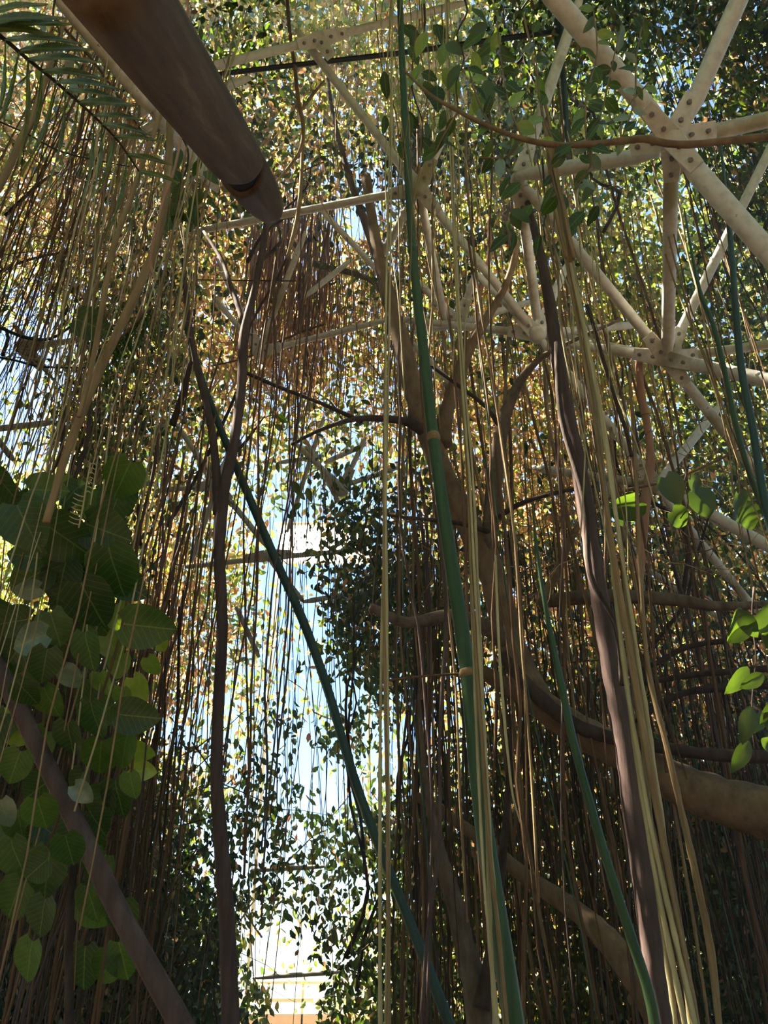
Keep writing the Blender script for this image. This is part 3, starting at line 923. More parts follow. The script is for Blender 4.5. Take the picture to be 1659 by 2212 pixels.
def strand_bundle(label, main, Y, n, spread, mat, w, seed, group=None):
    """several thin strands twisted into one hanging bundle"""
    P0 = smooth_path(pixpath(main, Y), 5)
    low = P0[-1][0]
    t = thing('root_bundle', tuple(low), label, 'root bundle', group)
    rr = random.Random(seed)
    for k in range(n):
        ph = rr.uniform(0, 6.28)
        tw = rr.uniform(0.5, 1.2)
        path = []
        for i, (p, r) in enumerate(P0):
            f = i / (len(P0) - 1)
            a = ph + tw * f * 6
            k_ = spread * r * (0.45 + 0.4 * f)
            path.append((p + Vector((math.cos(a) * k_, math.sin(a) * k_, 0)), max(0.0016, r * w * rr.uniform(0.75, 1.2))))
        tube('strand', path, mat if rr.random() < 0.8 else 'root_tan', t, sides=6, sub=1, lump=0.07, seed=seed * 20 + k)
strand_bundle('straight pale root bundle hanging down the middle below the glow', [(850, -60, 5), (846, 200, 7), (842, 420, 9), (838, 640, 12), (835, 900, 14), (832, 1200, 17), (830, 1500, 18), (830, 1800, 20), (828, 2270, 24)], 3.0, 4, 1.2, 'root_pale', 0.4, 1)
strand_bundle('pale root pair hugging the right side of the long green cane', [(962, -60, 5), (968, 140, 7), (975, 330, 9), (985, 540, 11), (1000, 800, 13), (1015, 1020, 15), (1026, 1300, 17), (1038, 1560, 19), (1052, 1850, 20), (1068, 2050, 24), (1085, 2270, 28)], 3.1, 4, 1.3, 'root_pale', 0.4, 2)
strand_bundle('thick straw-coloured root bundle right of the plum stem', [(1185, 340, 16), (1215, 480, 18), (1245, 640, 20), (1275, 800, 22), (1300, 960, 24), (1325, 1150, 26), (1352, 1350, 30), (1382, 1560, 33), (1410, 1760, 34), (1440, 1950, 34), (1470, 2130, 36), (1490, 2270, 38)], 3.2, 6, 1.4, 'root_pale', 0.34, 3)
strand_bundle('tan root bundle between straw bundle and right edge', [(1360, 800, 12), (1375, 1000, 14), (1390, 1250, 18), (1410, 1450, 22), (1450, 1620, 22), (1478, 1760, 22), (1505, 1900, 22), (1530, 2050, 22), (1550, 2270, 22)], 3.6, 3, 1.3, 'root_tan', 0.42, 4)
strand_bundle('wispy straw bundle hanging beside the upper right joint tassel', [(1130, 30, 6), (1160, 170, 9), (1180, 260, 16), (1190, 340, 18), (1230, 560, 20)], 3.15, 4, 1.2, 'root_tan', 0.4, 5)

def single_root(name, label, pp, Y, mat, seed, sides=8, lump=0.05):
    o = tube(name, pixpath(pp, Y), mat, None, sides=sides, sub=5, lump=lump, seed=seed)
    return tag(o, label, 'root')
single_root('aerial_root', 'long straight tan root slanting from the log down past heart leaves', [(385, 60, 13), (372, 180, 14), (368, 260, 16), (362, 380, 17), (345, 500, 18), (300, 620, 19), (255, 715, 20), (215, 800, 20), (178, 890, 19), (140, 990, 18), (100, 1128, 17)], 2.5, 'root_tan', 21)
single_root('aerial_root', 'pale root forking off left in front of the log', [(376, 45, 9), (366, 150, 10), (352, 230, 11), (320, 320, 12), (285, 420, 12), (250, 520, 12), (225, 640, 12), (200, 780, 12), (170, 900, 11)], 2.4, 'root_tan', 22)
single_root('aerial_root', 'pinkish root curling down to a tip left of the log', [(402, -20, 6), (412, 90, 7), (414, 180, 7), (400, 250, 7), (378, 360, 6), (352, 440, 6), (330, 530, 6), (326, 570, 6), (335, 605, 4)], 2.3, 'root_pink', 23)
single_root('aerial_root', 'grey root slanting across the palm frond', [(142, 40, 6), (125, 90, 9), (102, 160, 12), (75, 240, 14), (45, 300, 15), (15, 370, 16), (-40, 470, 17)], 2.4, 'root_tan', 24)
single_root('aerial_root', 'dark root curving through the sky at the left edge', [(140, 870, 6), (138, 920, 7), (132, 970, 7), (118, 1010, 7), (95, 1035, 6)], 3.6, 'bark_dark', 25)
single_root('aerial_root', 'slender root with a loose tip dangling right of the pale pair', [(1070, 1200, 5), (1078, 1400, 6), (1090, 1560, 7), (1098, 1640, 6), (1108, 1720, 5), (1125, 1780, 3)], 3.0, 'root_pale', 26)
single_root('aerial_root', 'thin black root left of the straw bundle, ending mid air', [(1268, 660, 8), (1290, 730, 8), (1310, 800, 8), (1335, 880, 9), (1352, 930, 9), (1364, 985, 8)], 3.6, 'bark_dark', 27)
single_root('aerial_root', 'reddish peeling root beneath the second frame joint', [(1380, 780, 16), (1385, 850, 18), (1400, 930, 16), (1405, 1000, 20), (1395, 1080, 22), (1385, 1200, 20), (1378, 1300, 16)], 5.0, 'root_pink', 28)
single_root('aerial_root', 'thin curved orange root arching below the upper middle joint', [(1055, 470, 7), (1058, 540, 11), (1048, 590, 10), (1035, 650, 8), (1028, 730, 6)], 5.2, 'root_pink', 29)

# grey forked tree on the right
def grey_tree():
    main = [(790, 380, 20), (812, 520, 24), (838, 640, 30), (868, 740, 40), (895, 850, 44), (925, 940, 48), (965, 1040, 50), (1010, 1130, 54), (1055, 1220, 58), (1085, 1320, 62), (1115, 1420, 64), (1170, 1520, 66), (1270, 1588, 68), (1370, 1640, 74), (1460, 1690, 86), (1560, 1730, 98), (1680, 1765, 110), (1820, 1850, 120), (1960, 2050, 130), (2020, 2330, 140)]
    t = stem_thing('fig_tree', 'brown fig tree, forked crooked limbs rising from a massive limb at right', 'tree', main, [5.2] * 11 + [5.1, 5.0, 4.9, 4.8, 4.7, 4.6, 4.5, 4.5, 4.5], 'bark_warm', [
        ([(960, 960, 34), (962, 900, 34), (985, 830, 32), (1010, 760, 26), (1050, 690, 20), (1095, 610, 15), (1120, 520, 10)], [5.20, 5.20, 5.10, 5.00, 4.90, 4.80, 4.70], None),
        ([(1050, 1230, 30), (1060, 1130, 34), (1070, 1020, 36), (1085, 920, 30), (1115, 840, 22), (1160, 780, 14), (1230, 740, 9), (1340, 690, 6)], [5.20, 5.10, 5.00, 4.90, 4.80, 4.70, 4.60, 4.60], 'bark_grey'),
        ([(1170, 1300, 26), (1240, 1292, 34), (1340, 1288, 32), (1460, 1296, 28), (1560, 1310, 20), (1720, 1300, 15)], [5.20, 4.90, 4.80, 4.70, 4.60, 4.60], 'bark_grey'),
        ([(930, 950, 26), (890, 915, 22), (830, 905, 16), (770, 905, 12), (700, 925, 9), (630, 960, 6)], [5.20, 5.10, 4.90, 4.70, 4.60, 4.50], 'bark_dark'),
        ([(1110, 1400, 40), (1060, 1360, 36), (980, 1330, 30), (880, 1345, 26), (800, 1310, 18)], [5.20, 5.10, 5.00, 4.90, 4.80], 'bark_grey'),
        ([(1175, 1290, 22), (1210, 1220, 20), (1235, 1160, 16), (1280, 1100, 12), (1350, 1060, 8), (1470, 1030, 6), (1640, 950, 5)], [5.20, 5.10, 5.00, 4.90, 4.80, 4.70, 4.60], 'bark_warm'),
        ([(1060, 1130, 14), (1120, 1090, 11), (1200, 1065, 9), (1290, 1050, 7)], [5.00, 4.90, 4.80, 4.80], 'bark_dark'),
        ([(1060, 1150, 12), (990, 1130, 10), (900, 1120, 8), (830, 1112, 6)], [5.10, 4.90, 4.80, 4.70], 'bark_dark'),
        ([(1085, 930, 12), (1050, 880, 9), (1000, 840, 8), (930, 790, 6)], [4.90, 4.80, 4.70, 4.60], 'bark_dark'),
        ([(1180, 1525, 44), (1110, 1492, 40), (1050, 1455, 32), (1000, 1430, 22)], [5.15, 5.2, 5.3, 5.4], None),
        ([(1085, 1415, 26), (1130, 1470, 30), (1180, 1520, 34), (1240, 1565, 32), (1300, 1588, 30), (1350, 1600, 28), (1450, 1618, 26), (1560, 1632, 28), (1720, 1636, 30)], [5.0, 4.95, 4.9, 4.85, 4.8, 4.75, 4.7, 4.6, 4.5], 'bark_dark'),
    ], sides=14, lump=0.06, seed=12)
grey_tree()
stem_thing('fig_limb', 'lower brown limb sloping through the lower right thicket', 'branch',
           [(900, 1720, 20), (980, 1770, 24), (1060, 1830, 28), (1130, 1890, 34), (1190, 1930, 40), (1260, 1980, 46), (1320, 2040, 56), (1390, 2130, 70), (1460, 2250, 84)], [5.8, 5.7, 5.6, 5.5, 5.4, 5.3, 5.2, 5.1, 5.0], 'bark_warm', sides=12, lump=0.05, seed=14)
stem_thing('fig_limb', 'low forked brown trunk at the bottom right of the middle', 'branch',
           [(905, 1500, 6), (915, 1650, 12), (935, 1780, 22), (960, 1880, 34), (985, 1960, 40), (1005, 2050, 48), (1030, 2140, 60), (1050, 2280, 76)], 5.2, 'bark_grey',
           [([(1105, 1560, 6), (1095, 1740, 14), (1080, 1900, 22), (1070, 2000, 24), (1055, 2090, 28), (1040, 2180, 36)], 5.1, 'bark_dark')], sides=12, lump=0.05, seed=15)
stem_thing('fig_limb', 'dead twiggy limbs crossing golden foliage at the right edge', 'branch',
           [(1290, 1470, 8), (1400, 1440, 11), (1480, 1400, 12), (1560, 1385, 12), (1720, 1370, 14)], [5.6, 5.5, 5.4, 5.3, 5.2], 'bark_dark',
           [([(1370, 1480, 9), (1480, 1460, 14), (1580, 1450, 14), (1720, 1440, 16)], [5.5, 5.4, 5.3, 5.2], None), ([(1370, 1560, 8), (1470, 1500, 14), (1570, 1485, 18), (1720, 1478, 18)], [5.5, 5.4, 5.3, 5.2], None),
            ([(1370, 1440, 8), (1430, 1370, 9), (1480, 1300, 9), (1500, 1220, 7), (1530, 1120, 5)], [5.5, 5.5, 5.4, 5.4, 5.3], None)], lump=0.08, seed=16)
stem_thing('branch', 'dark crooked branch among tan bars in the upper middle', 'branch',
           [(700, 90, 5), (715, 220, 8), (740, 330, 12), (760, 400, 15), (785, 470, 17), (815, 560, 18), (835, 640, 18), (845, 720, 18)], 6.2, 'bark_grey',
           [([(630, 520, 8), (680, 570, 14), (740, 585, 14), (800, 605, 12), (830, 640, 10)], [6.6, 6.5, 6.4, 6.3, 6.2], None)], lump=0.05, seed=17)
stem_thing('branch', 'thin vertical sapling stem right of the log with side twigs', 'branch',
           [(618, -40, 7), (625, 60, 8), (636, 140, 8), (645, 220, 9), (655, 270, 9), (650, 320, 8), (625, 360, 7), (590, 400, 5)], 4.6, 'root_tan',
           [([(650, 240, 6), (675, 205, 7), (700, 175, 5)], 4.6, None), ([(655, 270, 6), (650, 400, 9), (640, 480, 10), (620, 560, 9)], 4.7, None)], lump=0.06, seed=18)
stem_thing('branch', 'broken pale branch stub standing on the upper middle joint', 'branch',
           [(905, 400, 14), (890, 350, 16), (895, 310, 14), (905, 275, 8)], 7.6, 'bark_warm', [([(905, 400, 12), (885, 430, 12), (870, 470, 10)], 7.6, None)], seed=19)
stem_thing('trunk', 'pale vertical trunk behind the near leafy branch', 'tree',
           [(1065, -60, 24), (1072, 60, 25), (1080, 160, 26), (1088, 300, 26), (1098, 520, 27)], 9.0, 'bark_warm', seed=20)
stem_thing('branch', 'dark slanting bough crossing the blue upper right corner', 'branch',
           [(1440, -30, 34), (1520, 70, 36), (1600, 170, 38), (1700, 300, 42)], 8.0, 'bark_dark', [([(1640, 330, 26), (1600, 420, 24), (1560, 520, 22), (1530, 620, 18)], 8.0, 'bark_grey')], seed=21, sides=12)

# ------------------------------------------------------------------ the thick log
def log():
    A, B = pt(205, -90, 1.55), pt(590, 462, 3.75)
    t = thing('log', tuple(B), 'thick dark brown log pointing down from the upper left, split near its tip', 'log')
    r = 0.098
    ax = (B - A).normalized(); L = (B - A).length
    up_right = (RIGHT_ + UP_ * 0.8)
    up_right = (up_right - ax * up_right.dot(ax)).normalized()
    side = ax.cross(up_right)
    R = Matrix((up_right, side, ax)).transposed()          # local x = upper right side, local z = along the log
    def piece(name, rings, mat, sides=32):
        """rings: (z, radius, skew) with skew = extra z on the upper right side"""
        vs_, fs = [], []
        for k, (z, q, sk) in enumerate(rings):
            for m in range(sides):
                a = 2 * math.pi * m / sides
                wob = 1 + 0.02 * math.sin(3 * a + 1.3 * z) + 0.012 * math.sin(7 * a + 2.1 * z)
                vs_.append(Vector((math.cos(a) * q * wob, math.sin(a) * q * wob, z + sk * math.cos(a))))
            if k:
                o = (k - 1) * sides
                for m in range(sides):
                    m2 = (m + 1) % sides
                    fs.append((o + m, o + m2, o + sides + m2, o + sides + m))
        fs.append(tuple(range(sides - 1, -1, -1)))
        fs.append(tuple(range((len(rings) - 1) * sides, len(rings) * sides)))
        ob = link_mesh(name, mesh_from(name, vs_, fs), mat, t)
        ob.matrix_local = Matrix.Translation(A - B) @ R.to_4x4()
        return ob
    c = L * 0.60
    rings = [(c * i / 12, r * (1.03 - 0.03 * i / 12), 0.0 if i < 11 else 0.03) for i in range(12)]
    rings += [(c - 0.02, r, 0.06), (c, r * 0.99, 0.06), (c + 0.006, r * 0.9, 0.06)]
    piece('body', rings, 'log_wood')
    piece('split_shade', [(c - 0.08, r * 0.8, 0), (c + 0.2, r * 0.78, 0)], 'log_gap_shade')  # near-black core, the shade inside the split put into its colour
    rings = [(c + 0.115, r * 0.86, -0.06), (c + 0.125, r * 0.965, -0.06), (c + 0.15, r * 0.975, -0.05)]
    for f, k in ((0.72, .96), (0.79, .93), (0.85, .88), (0.90, .81), (0.94, .71), (0.97, .56), (0.988, .38), (1.0, .14)):
        rings.append((L * f, r * k, 0.0))
    piece('tip', rings, 'log_wood')
    p = pixpath([(352, 62, 10), (368, 44, 12), (392, 40, 16), (402, 58, 14)], [2.05, 2.05, 2.05, 2.05])
    tube('side_stub', p, 'bark_dark', t, sides=8, sub=3, lump=0.15, seed=33)
log()

# ------------------------------------------------------------------ single leaves
def leaf_mesh(name, kind, nl=8):
    """a leaf blade along +Y, length 1, folded on its midrib and curled, lying in XY"""
    vs_, fs = [], []
    def half(t):
        if kind == 'heart':
            return 0.47 * (math.sin(math.pi * min(1, (t * 0.86 + 0.14))) ** 0.62) * (1 - 0.35 * t) * 1.12
        if kind == 'ovate':
            return 0.25 * math.sin(math.pi * (0.04 + 0.96 * t) ** 0.85) ** 0.8
        return 0.07 * math.sin(math.pi * (0.03 + 0.97 * t) ** 0.7) ** 0.6     # strap
    cols = 4
    for i in range(nl + 1):
        t = i / nl
        w = half(t) if 0 < i < nl else (half(0.02) * 0.6 if i == 0 else 0.004)
        yb = t
        for j in range(cols + 1):
            s = (j / cols) * 2 - 1
            back = 0
            if kind == 'heart':
                back = -0.16 * (abs(s) ** 1.3) * max(0, 1 - t * 3.2)
            z = 0.22 * abs(s) * w - 0.16 * t * t + 0.015 * math.sin(9 * t + 3 * s)
            vs_.append(Vector((s * w, yb + back, z)))
    for i in range(nl):
        for j in range(cols):
            a = i * (cols + 1) + j
            fs.append((a, a + 1, a + cols + 2, a + cols + 1))
    return mesh_from(name, vs_, fs)

def with_mat(me, mat):
    c = me.copy()
    c.materials.append(M[mat])
    return c
HEART, OVATE, STRAP = leaf_mesh('heart_leaf', 'heart'), leaf_mesh('ovate_leaf', 'ovate', 6), leaf_mesh('strap_leaf', 'strap', 10)
LEAF = {(k, m): with_mat(me, m) for k, me in (('heart', HEART), ('ovate', OVATE), ('strap', STRAP)) for m in ('leaf_broad', 'leaf_fresh', 'leaf_pale', 'leaf_dark', 'palm_leaf', 'leaf_dry')}

def leaf(parent, kind, mat, base, tip_dir, normal, length, width=1.0, name='leaf', part=None):
    """place one leaf: base point, direction of the tip, upper-side normal"""
    y_ = tip_dir.normalized()
    z_ = (normal - y_ * normal.dot(y_)).normalized()
    x_ = y_.cross(z_)
    R = Matrix((x_, y_, z_)).transposed().to_4x4()
    o = bpy.data.objects.new(name, LEAF[(kind, mat)])
    COL.objects.link(o)
    o.parent = part or parent
    o.matrix_local = Matrix.Translation(base - base_of(parent)) @ R @ Matrix.Diagonal((length * width, length, length, 1))
    return o

RIGHT, UP, FWD = Vector((1, 0, 0)), Vector((0, -SP, CP)), Vector((0, CP, SP))
def screen_dir(ang):
    """direction in the picture plane: 0 = right, 90 = down"""
    a = math.radians(ang)
    return RIGHT * math.cos(a) - UP * math.sin(a)

# broad heart-leaved vine at the left
def heart_vine():
    t = thing('heart_leaf_vine', tuple(py_(120, 2230, 3.3)), 'broad heart-leaved vine climbing at the left, backlit green', 'vine')
    rr = random.Random(5)
    tube('stem', pixpath([(150, 2260, 20), (150, 2000, 18), (165, 1750, 18), (150, 1500, 16), (170, 1250, 14), (150, 1080, 10), (190, 940, 8), (200, 720, 6)], 3.4), 'bark_dark', t, sides=8, sub=4, lump=0.1, seed=41)
    L_ = [(105, 1058, 85, 70, 0, 'b'), (262, 1040, 80, 100, 120, 'b'), (235, 1150, 105, 105, 20, 'b'), (158, 1045, 55, 18, 0, 'f'), (60, 1140, 120, 110, 60, 'b'), (150, 1170, 120, 110, 40, 'b'),
          (250, 1240, 125, 110, 80, 'b'), (285, 1270, 75, 75, 30, 'b'), (200, 1310, 120, 110, 70, 'b'), (325, 1355, 115, 85, 8, 'b'), (130, 1260, 95, 90, 100, 'b'), (60, 1250, 100, 80, 150, 'b'),
          (60, 1385, 90, 55, 160, 'p'), (20, 1345, 90, 60, 170, 'b'), (300, 1548, 95, 72, 5, 'b'), (205, 1560, 85, 90, 80, 'b'), (215, 1640, 85, 90, 100, 'b'), (245, 1400, 62, 55, 60, 'f'),
          (255, 1440, 62, 55, 110, 'f'), (222, 1480, 58, 60, 80, 'f'), (20, 1560, 70, 40, 10, 'f'), (45, 1592, 55, 36, 20, 'f'), (308, 1625, 60, 50, 30, 'f'), (310, 1665, 60, 36, 10, 'f'), (170, 1700, 75, 65, 110, 'b'),
          (205, 705, 80, 65, 20, 'b'), (100, 1890, 70, 110, 95, 'b'), (88, 1985, 80, 85, 100, 'b'), (75, 1880, 70, 70, 140, 'b'), (50, 1200, 80, 50, 190, 'b'), (55, 1275, 60, 30, 170, 'p'), (155, 1465, 60, 35, 60, 'p'),
          (180, 1715, 55, 35, 40, 'p'), (95, 1440, 70, 80, 100, 'b'), (260, 1340, 60, 70, 70, 'f'), (120, 1360, 80, 80, 70, 'b'), (20, 1430, 80, 70, 120, 'b'), (110, 1520, 80, 80, 70, 'b'), (150, 1600, 80, 85, 90, 'b'), (30, 1660, 80, 70, 110, 'b'),
          (90, 1760, 80, 80, 80, 'b'), (210, 1780, 70, 70, 60, 'b'), (60, 2080, 70, 90, 100, 'b'), (240, 1960, 60, 60, 60, 'b'), (10, 1760, 70, 60, 80, 'p'), (300, 1490, 50, 60, 60, 'f'), (285, 1700, 50, 60, 80, 'b'),
          (330, 1440, 40, 46, 60, 'f'), (345, 1390, 40, 46, 60, 'f'), (265, 1510, 46, 50, 90, 'f'), (190, 1410, 90, 90, 80, 'b'), (60, 1500, 70, 60, 60, 'b'), (150, 1840, 70, 80, 80, 'b')]
    L_ += [(rr.uniform(-20, 270), rr.uniform(1060, 2120), rr.uniform(60, 100), rr.uniform(55, 90), rr.uniform(30, 150), 'd') for _ in range(45)]
    mm = {'d': 'leaf_broad', 'b': 'leaf_broad', 'f': 'leaf_fresh', 'p': 'leaf_pale'}
    for (cx, cy, lw, lh, ang, k) in L_:
        Y = rr.uniform(2.9, 3.3) if k not in 'fd' else rr.uniform(3.3, 3.8)
        c = py_(cx, cy, Y)
        d = (c - EYE).dot(FWD)
        long_ = max(lw, lh) * d / F_PX * 0.96
        wid = min(1.15, 0.62 + 0.5 * min(lw, lh) / max(lw, lh))
        td = screen_dir(ang) + FWD * rr.uniform(-.25, .25)
        nrm = -FWD + RIGHT * rr.uniform(-.5, .5) + UP * rr.uniform(-.2, .6)
        b = c - td.normalized() * long_ * 0.5
        lf = leaf(t, 'heart', mm[k], b, td, nrm, long_, wid)
        # petiole back to the stem
        sp = py_(160 + rr.uniform(-20, 20), cy + 40, 3.4)
        under(lf, tube('petiole', [(sp, 0.003), (sp.lerp(b, 0.6) + Vector((0, 0, 0.03)), 0.0028), (b, 0.0025)], 'stalk_green', t, sides=5, sub=2))
heart_vine()

# near leafy branch with single leaves
def leafy_branch():
    t = thing('leafy_branch', tuple(py_(1720, 290, 2.2)), 'near arching twig with large oval leaves in front of the upper right bars', 'branch')
    rr = random.Random(9)
    tube('stem', pixpath([(870, 150, 5), (930, 205, 7), (990, 240, 9), (1060, 275, 10), (1130, 300, 12), (1200, 313, 13), (1270, 312, 14), (1340, 305, 15), (1390, 300, 16), (1440, 310, 16), (1500, 312, 16), (1580, 303, 16), (1720, 292, 17), (1900, 296, 18), (2150, 330, 20)], 2.2), 'bark_warm', t, sides=8, sub=4, lump=0.05, seed=51)
    tw = [([(1130, 300), (1100, 230), (1085, 150), (1075, 60)], 10), ([(1270, 312), (1300, 240), (1320, 150), (1345, 40)], 14), ([(1200, 313), (1190, 370), (1205, 430)], 6),
          ([(1060, 275), (1030, 210), (1010, 140)], 7), ([(1340, 305), (1350, 240), (1400, 180)], 5), ([(990, 240), (960, 290), (940, 330)], 4), ([(1270, 312), (1275, 360), (1240, 410)], 6), ([(1130, 300), (1090, 340), (1040, 340)], 6), ([(1270, 312), (1265, 220), (1290, 110), (1280, 10)], 12), ([(1340, 305), (1370, 220), (1375, 120), (1390, 40)], 12), ([(1200, 313), (1170, 240), (1160, 150), (1150, 60)], 9)]
    for ti, (pp, n) in enumerate(tw):
        path = pixpath([(x_, y_, 5 - 0.8 * i) for i, (x_, y_) in enumerate(pp)], [2.2 + 0.06 * i for i in range(len(pp))])
        twig = tube('twig', path, 'bark_warm', t, sides=6, sub=3, seed=60 + ti)
        sp = smooth_path(path, 6)
        for k in range(n):
            f = (k + 0.8) / n
            p = sp[min(len(sp) - 1, int(f * (len(sp) - 1)))][0]
            ang = rr.choice([20, 160, 60, 120, 90, -40, 220]) + rr.uniform(-25, 25)
            Lp = rr.uniform(46, 74) * 2.45 / F_PX
            td = screen_dir(ang) + FWD * rr.uniform(-.5, .5)
            nrm = -FWD + RIGHT * rr.uniform(-.8, .8) + UP * rr.uniform(-.4, .9)
            leaf(t, 'ovate', rr.choice(['leaf_broad', 'leaf_broad', 'leaf_broad', 'leaf_fresh', 'leaf_pale']), p, td, nrm, Lp, rr.uniform(0.9, 1.25), part=twig)
leafy_branch()

def leaf_sprig(label, spots, Y, size, seed, mats, kind='ovate', stem_mat='bark_dark'):
    rr = random.Random(seed)
    x0 = sum(s[0] for s in spots) / len(spots); y0 = max(s[1] for s in spots)
    t = thing('leaf_sprig', tuple(py_(x0, y0, Y)), label, 'leaves')
    ya, yb = min(s[1] for s in spots) - 60, y0
    stem = [(x0 + rr.uniform(-14, 14), ya + (yb - ya) * i / 5, 5 - 0.5 * i) for i in range(6)]
    tube('stem', pixpath(stem, Y), stem_mat, t, sides=5, sub=3)
    for (x_, y_) in spots:
        c = py_(x_, y_, Y + rr.uniform(-.15, .15))
        d = (c - EYE).dot(FWD)
        Lg = size * rr.uniform(0.8, 1.2) * d / F_PX
        td = screen_dir(rr.uniform(30, 150)) + FWD * rr.uniform(-.4, .4)
        b_ = c - td.normalized() * Lg * 0.5
        near = min(stem, key=lambda q: abs(q[1] - (y_ - 40)))
        q_ = py_(near[0], near[1], Y)
        pe = tube('petiole', [(q_, 0.0025), (q_.lerp(b_, 0.5) + Vector((0, 0, 0.04)), 0.0022), (b_, 0.002)], stem_mat, t, sides=5, sub=3)
        lf = leaf(t, kind, rr.choice(mats), b_, td, -FWD + RIGHT * rr.uniform(-.7, .7) + UP * rr.uniform(-.3, .7), Lg, rr.uniform(0.9, 1.2))
        under(lf, pe)
rr = random.Random(77)
leaf_sprig('dark oval leaves hanging just right of the log tip', [(420 + rr.uniform(-60, 60), 400 + rr.uniform(-70, 90)) for _ in range(16)], 3.4, 44, 1, ['leaf_broad', 'leaf_dark'])
leaf_sprig('small dark leaves on vine left of the upper middle joint', [(rr.uniform(820, 960), rr.uniform(60, 330)) for _ in range(16)], 3.6, 46, 2, ['leaf_broad', 'leaf_dark'])
leaf_sprig('round dark leaves beneath the lowest right frame joint', [(1455, 1060), (1505, 1055), (1520, 1090), (1600, 1100), (1620, 1120), (1335, 1110), (1350, 1100), (1470, 1120)], 4.0, 58, 3, ['leaf_dark'], 'heart')
leaf_sprig('dark leaves along the right edge above the massive limb', [(rr.uniform(1590, 1680), rr.uniform(1320, 1640)) for _ in range(16)], 3.6, 70, 4, ['leaf_dark'])
leaf_sprig('dark leaf clump below the short white bar', [(rr.uniform(1070, 1310), rr.uniform(400, 530)) for _ in range(14)], 3.4, 52, 5, ['leaf_broad', 'leaf_dark'])
leaf_sprig('few leaves dangling near the sky opening', [(640, 1055), (650, 1070), (668, 1070), (640, 1095), (632, 1110), (600, 1010), (610, 905)], 5.0, 28, 6, ['leaf_broad', 'leaf_dark'])
leaf_sprig('single pale leaves turned to the light over the palm frond', [(138, 122), (150, 140), (160, 190), (90, 55), (85, 165)], 2.3, 30, 7, ['leaf_pale', 'leaf_fresh'])
leaf_sprig('green oval leaves hanging in the upper middle', [(rr.uniform(880, 1080), rr.uniform(20, 230)) for _ in range(18)], 2.8, 54, 8, ['leaf_broad', 'leaf_fresh', 'leaf_dark'])

# palm frond, upper left
def palm_frond():
    t = thing('palm_frond', tuple(pt(330, 420, 2.4)), 'feather palm frond with drooping leaflets in the upper left corner', 'palm frond')
    D = [2.0, 2.05, 2.1, 2.15, 2.2, 2.25, 2.3, 2.35]
    rib = [(-40, 50), (10, 85), (60, 128), (110, 168), (160, 212), (210, 258), (255, 305), (300, 370)]
    path = []
    for (x_, y_), d_ in zip(rib, D):
        path.append((pt(x_, y_, d_), 0.006 - 0.0005 * len(path)))
    tube('midrib', path, 'bark_dark', t, sides=6, sub=4)
    sp = smooth_path(path, 5)
    rr = random.Random(3)
    n = 14
    for k in range(n):
        f = k / (n - 1)
        p = sp[int(f * (len(sp) - 1))][0]
        # leaflets pointing right, nearly level
        Lr = (170 - 70 * f) * 2.15 / F_PX
        td = screen_dir(-4 + 12 * f + rr.uniform(-5, 5)) - FWD * 0.15
        leaf(t, 'strap', 'palm_leaf', p, td, -FWD + UP * rr.uniform(0.2, 0.6) + RIGHT * rr.uniform(-.2, .2), Lr, rr.uniform(0.95, 1.2), 'leaflet')
        # leaflets hanging straight down, seen edge-on
        Ld = rr.uniform(130, 230) * 2.15 / F_PX
        td = screen_dir(90 + rr.uniform(-2, 12)) + FWD * 0.05
        leaf(t, 'strap', 'palm_leaf', p, td, RIGHT + FWD * rr.uniform(-.5, .5), Ld, rr.uniform(0.6, 0.9) * 0.16 / max(0.12, Ld), 'leaflet')
    for (bx, by, ang, ln) in [(-30, 30, -18, 130), (-30, 50, -12, 120), (-40, 62, -3, 150)]:
        leaf(t, 'strap', 'palm_leaf', pt(bx, by, 2.0), screen_dir(ang), -FWD + UP * 0.4, ln * 2.0 / F_PX, 1.3, 'leaflet')
palm_frond()
def dry_frond(label, rib, Y, L0, seed, sgn, mat):
    rr = random.Random(seed)
    t = thing('palm_frond', tuple(py_(*rib[-1], Y)), label, 'palm frond')
    path = pixpath([(a, b, 6 - 0.6 * i) for i, (a, b) in enumerate(rib)], Y)
    tube('midrib', path, 'root_brown', t, sides=6, sub=4)
    sp = smooth_path(path, 6)
    for k in range(20):
        p = sp[int((k + .5) / 20 * (len(sp) - 1))][0]
        for s in (0, 1):
            ang = (60 if s else 110) + rr.uniform(-14, 14)
            leaf(t, 'strap', mat, p, screen_dir(ang) + FWD * rr.uniform(-.3, .3), RIGHT + FWD * rr.uniform(-1, 1), L0 * rr.uniform(.7, 1.1) * 1.2 * Y / F_PX, 0.5, 'leaflet')
dry_frond('brown drooping frond tip behind the green palm frond', [(120, 40), (200, 130), (270, 230), (330, 320)], 3.4, 120, 4, 1, 'leaf_dry')
dry_frond('dark strap-leaved tuft hanging above the heart leaves', [(330, 660), (290, 700), (250, 740), (210, 790)], 3.6, 110, 6, 1, 'leaf_broad')
dry_frond('dry splayed frond beneath the warm glow left of the sapling', [(700, 700), (620, 730), (540, 770), (460, 790)], 6.5, 110, 7, 1, 'leaf_dry')

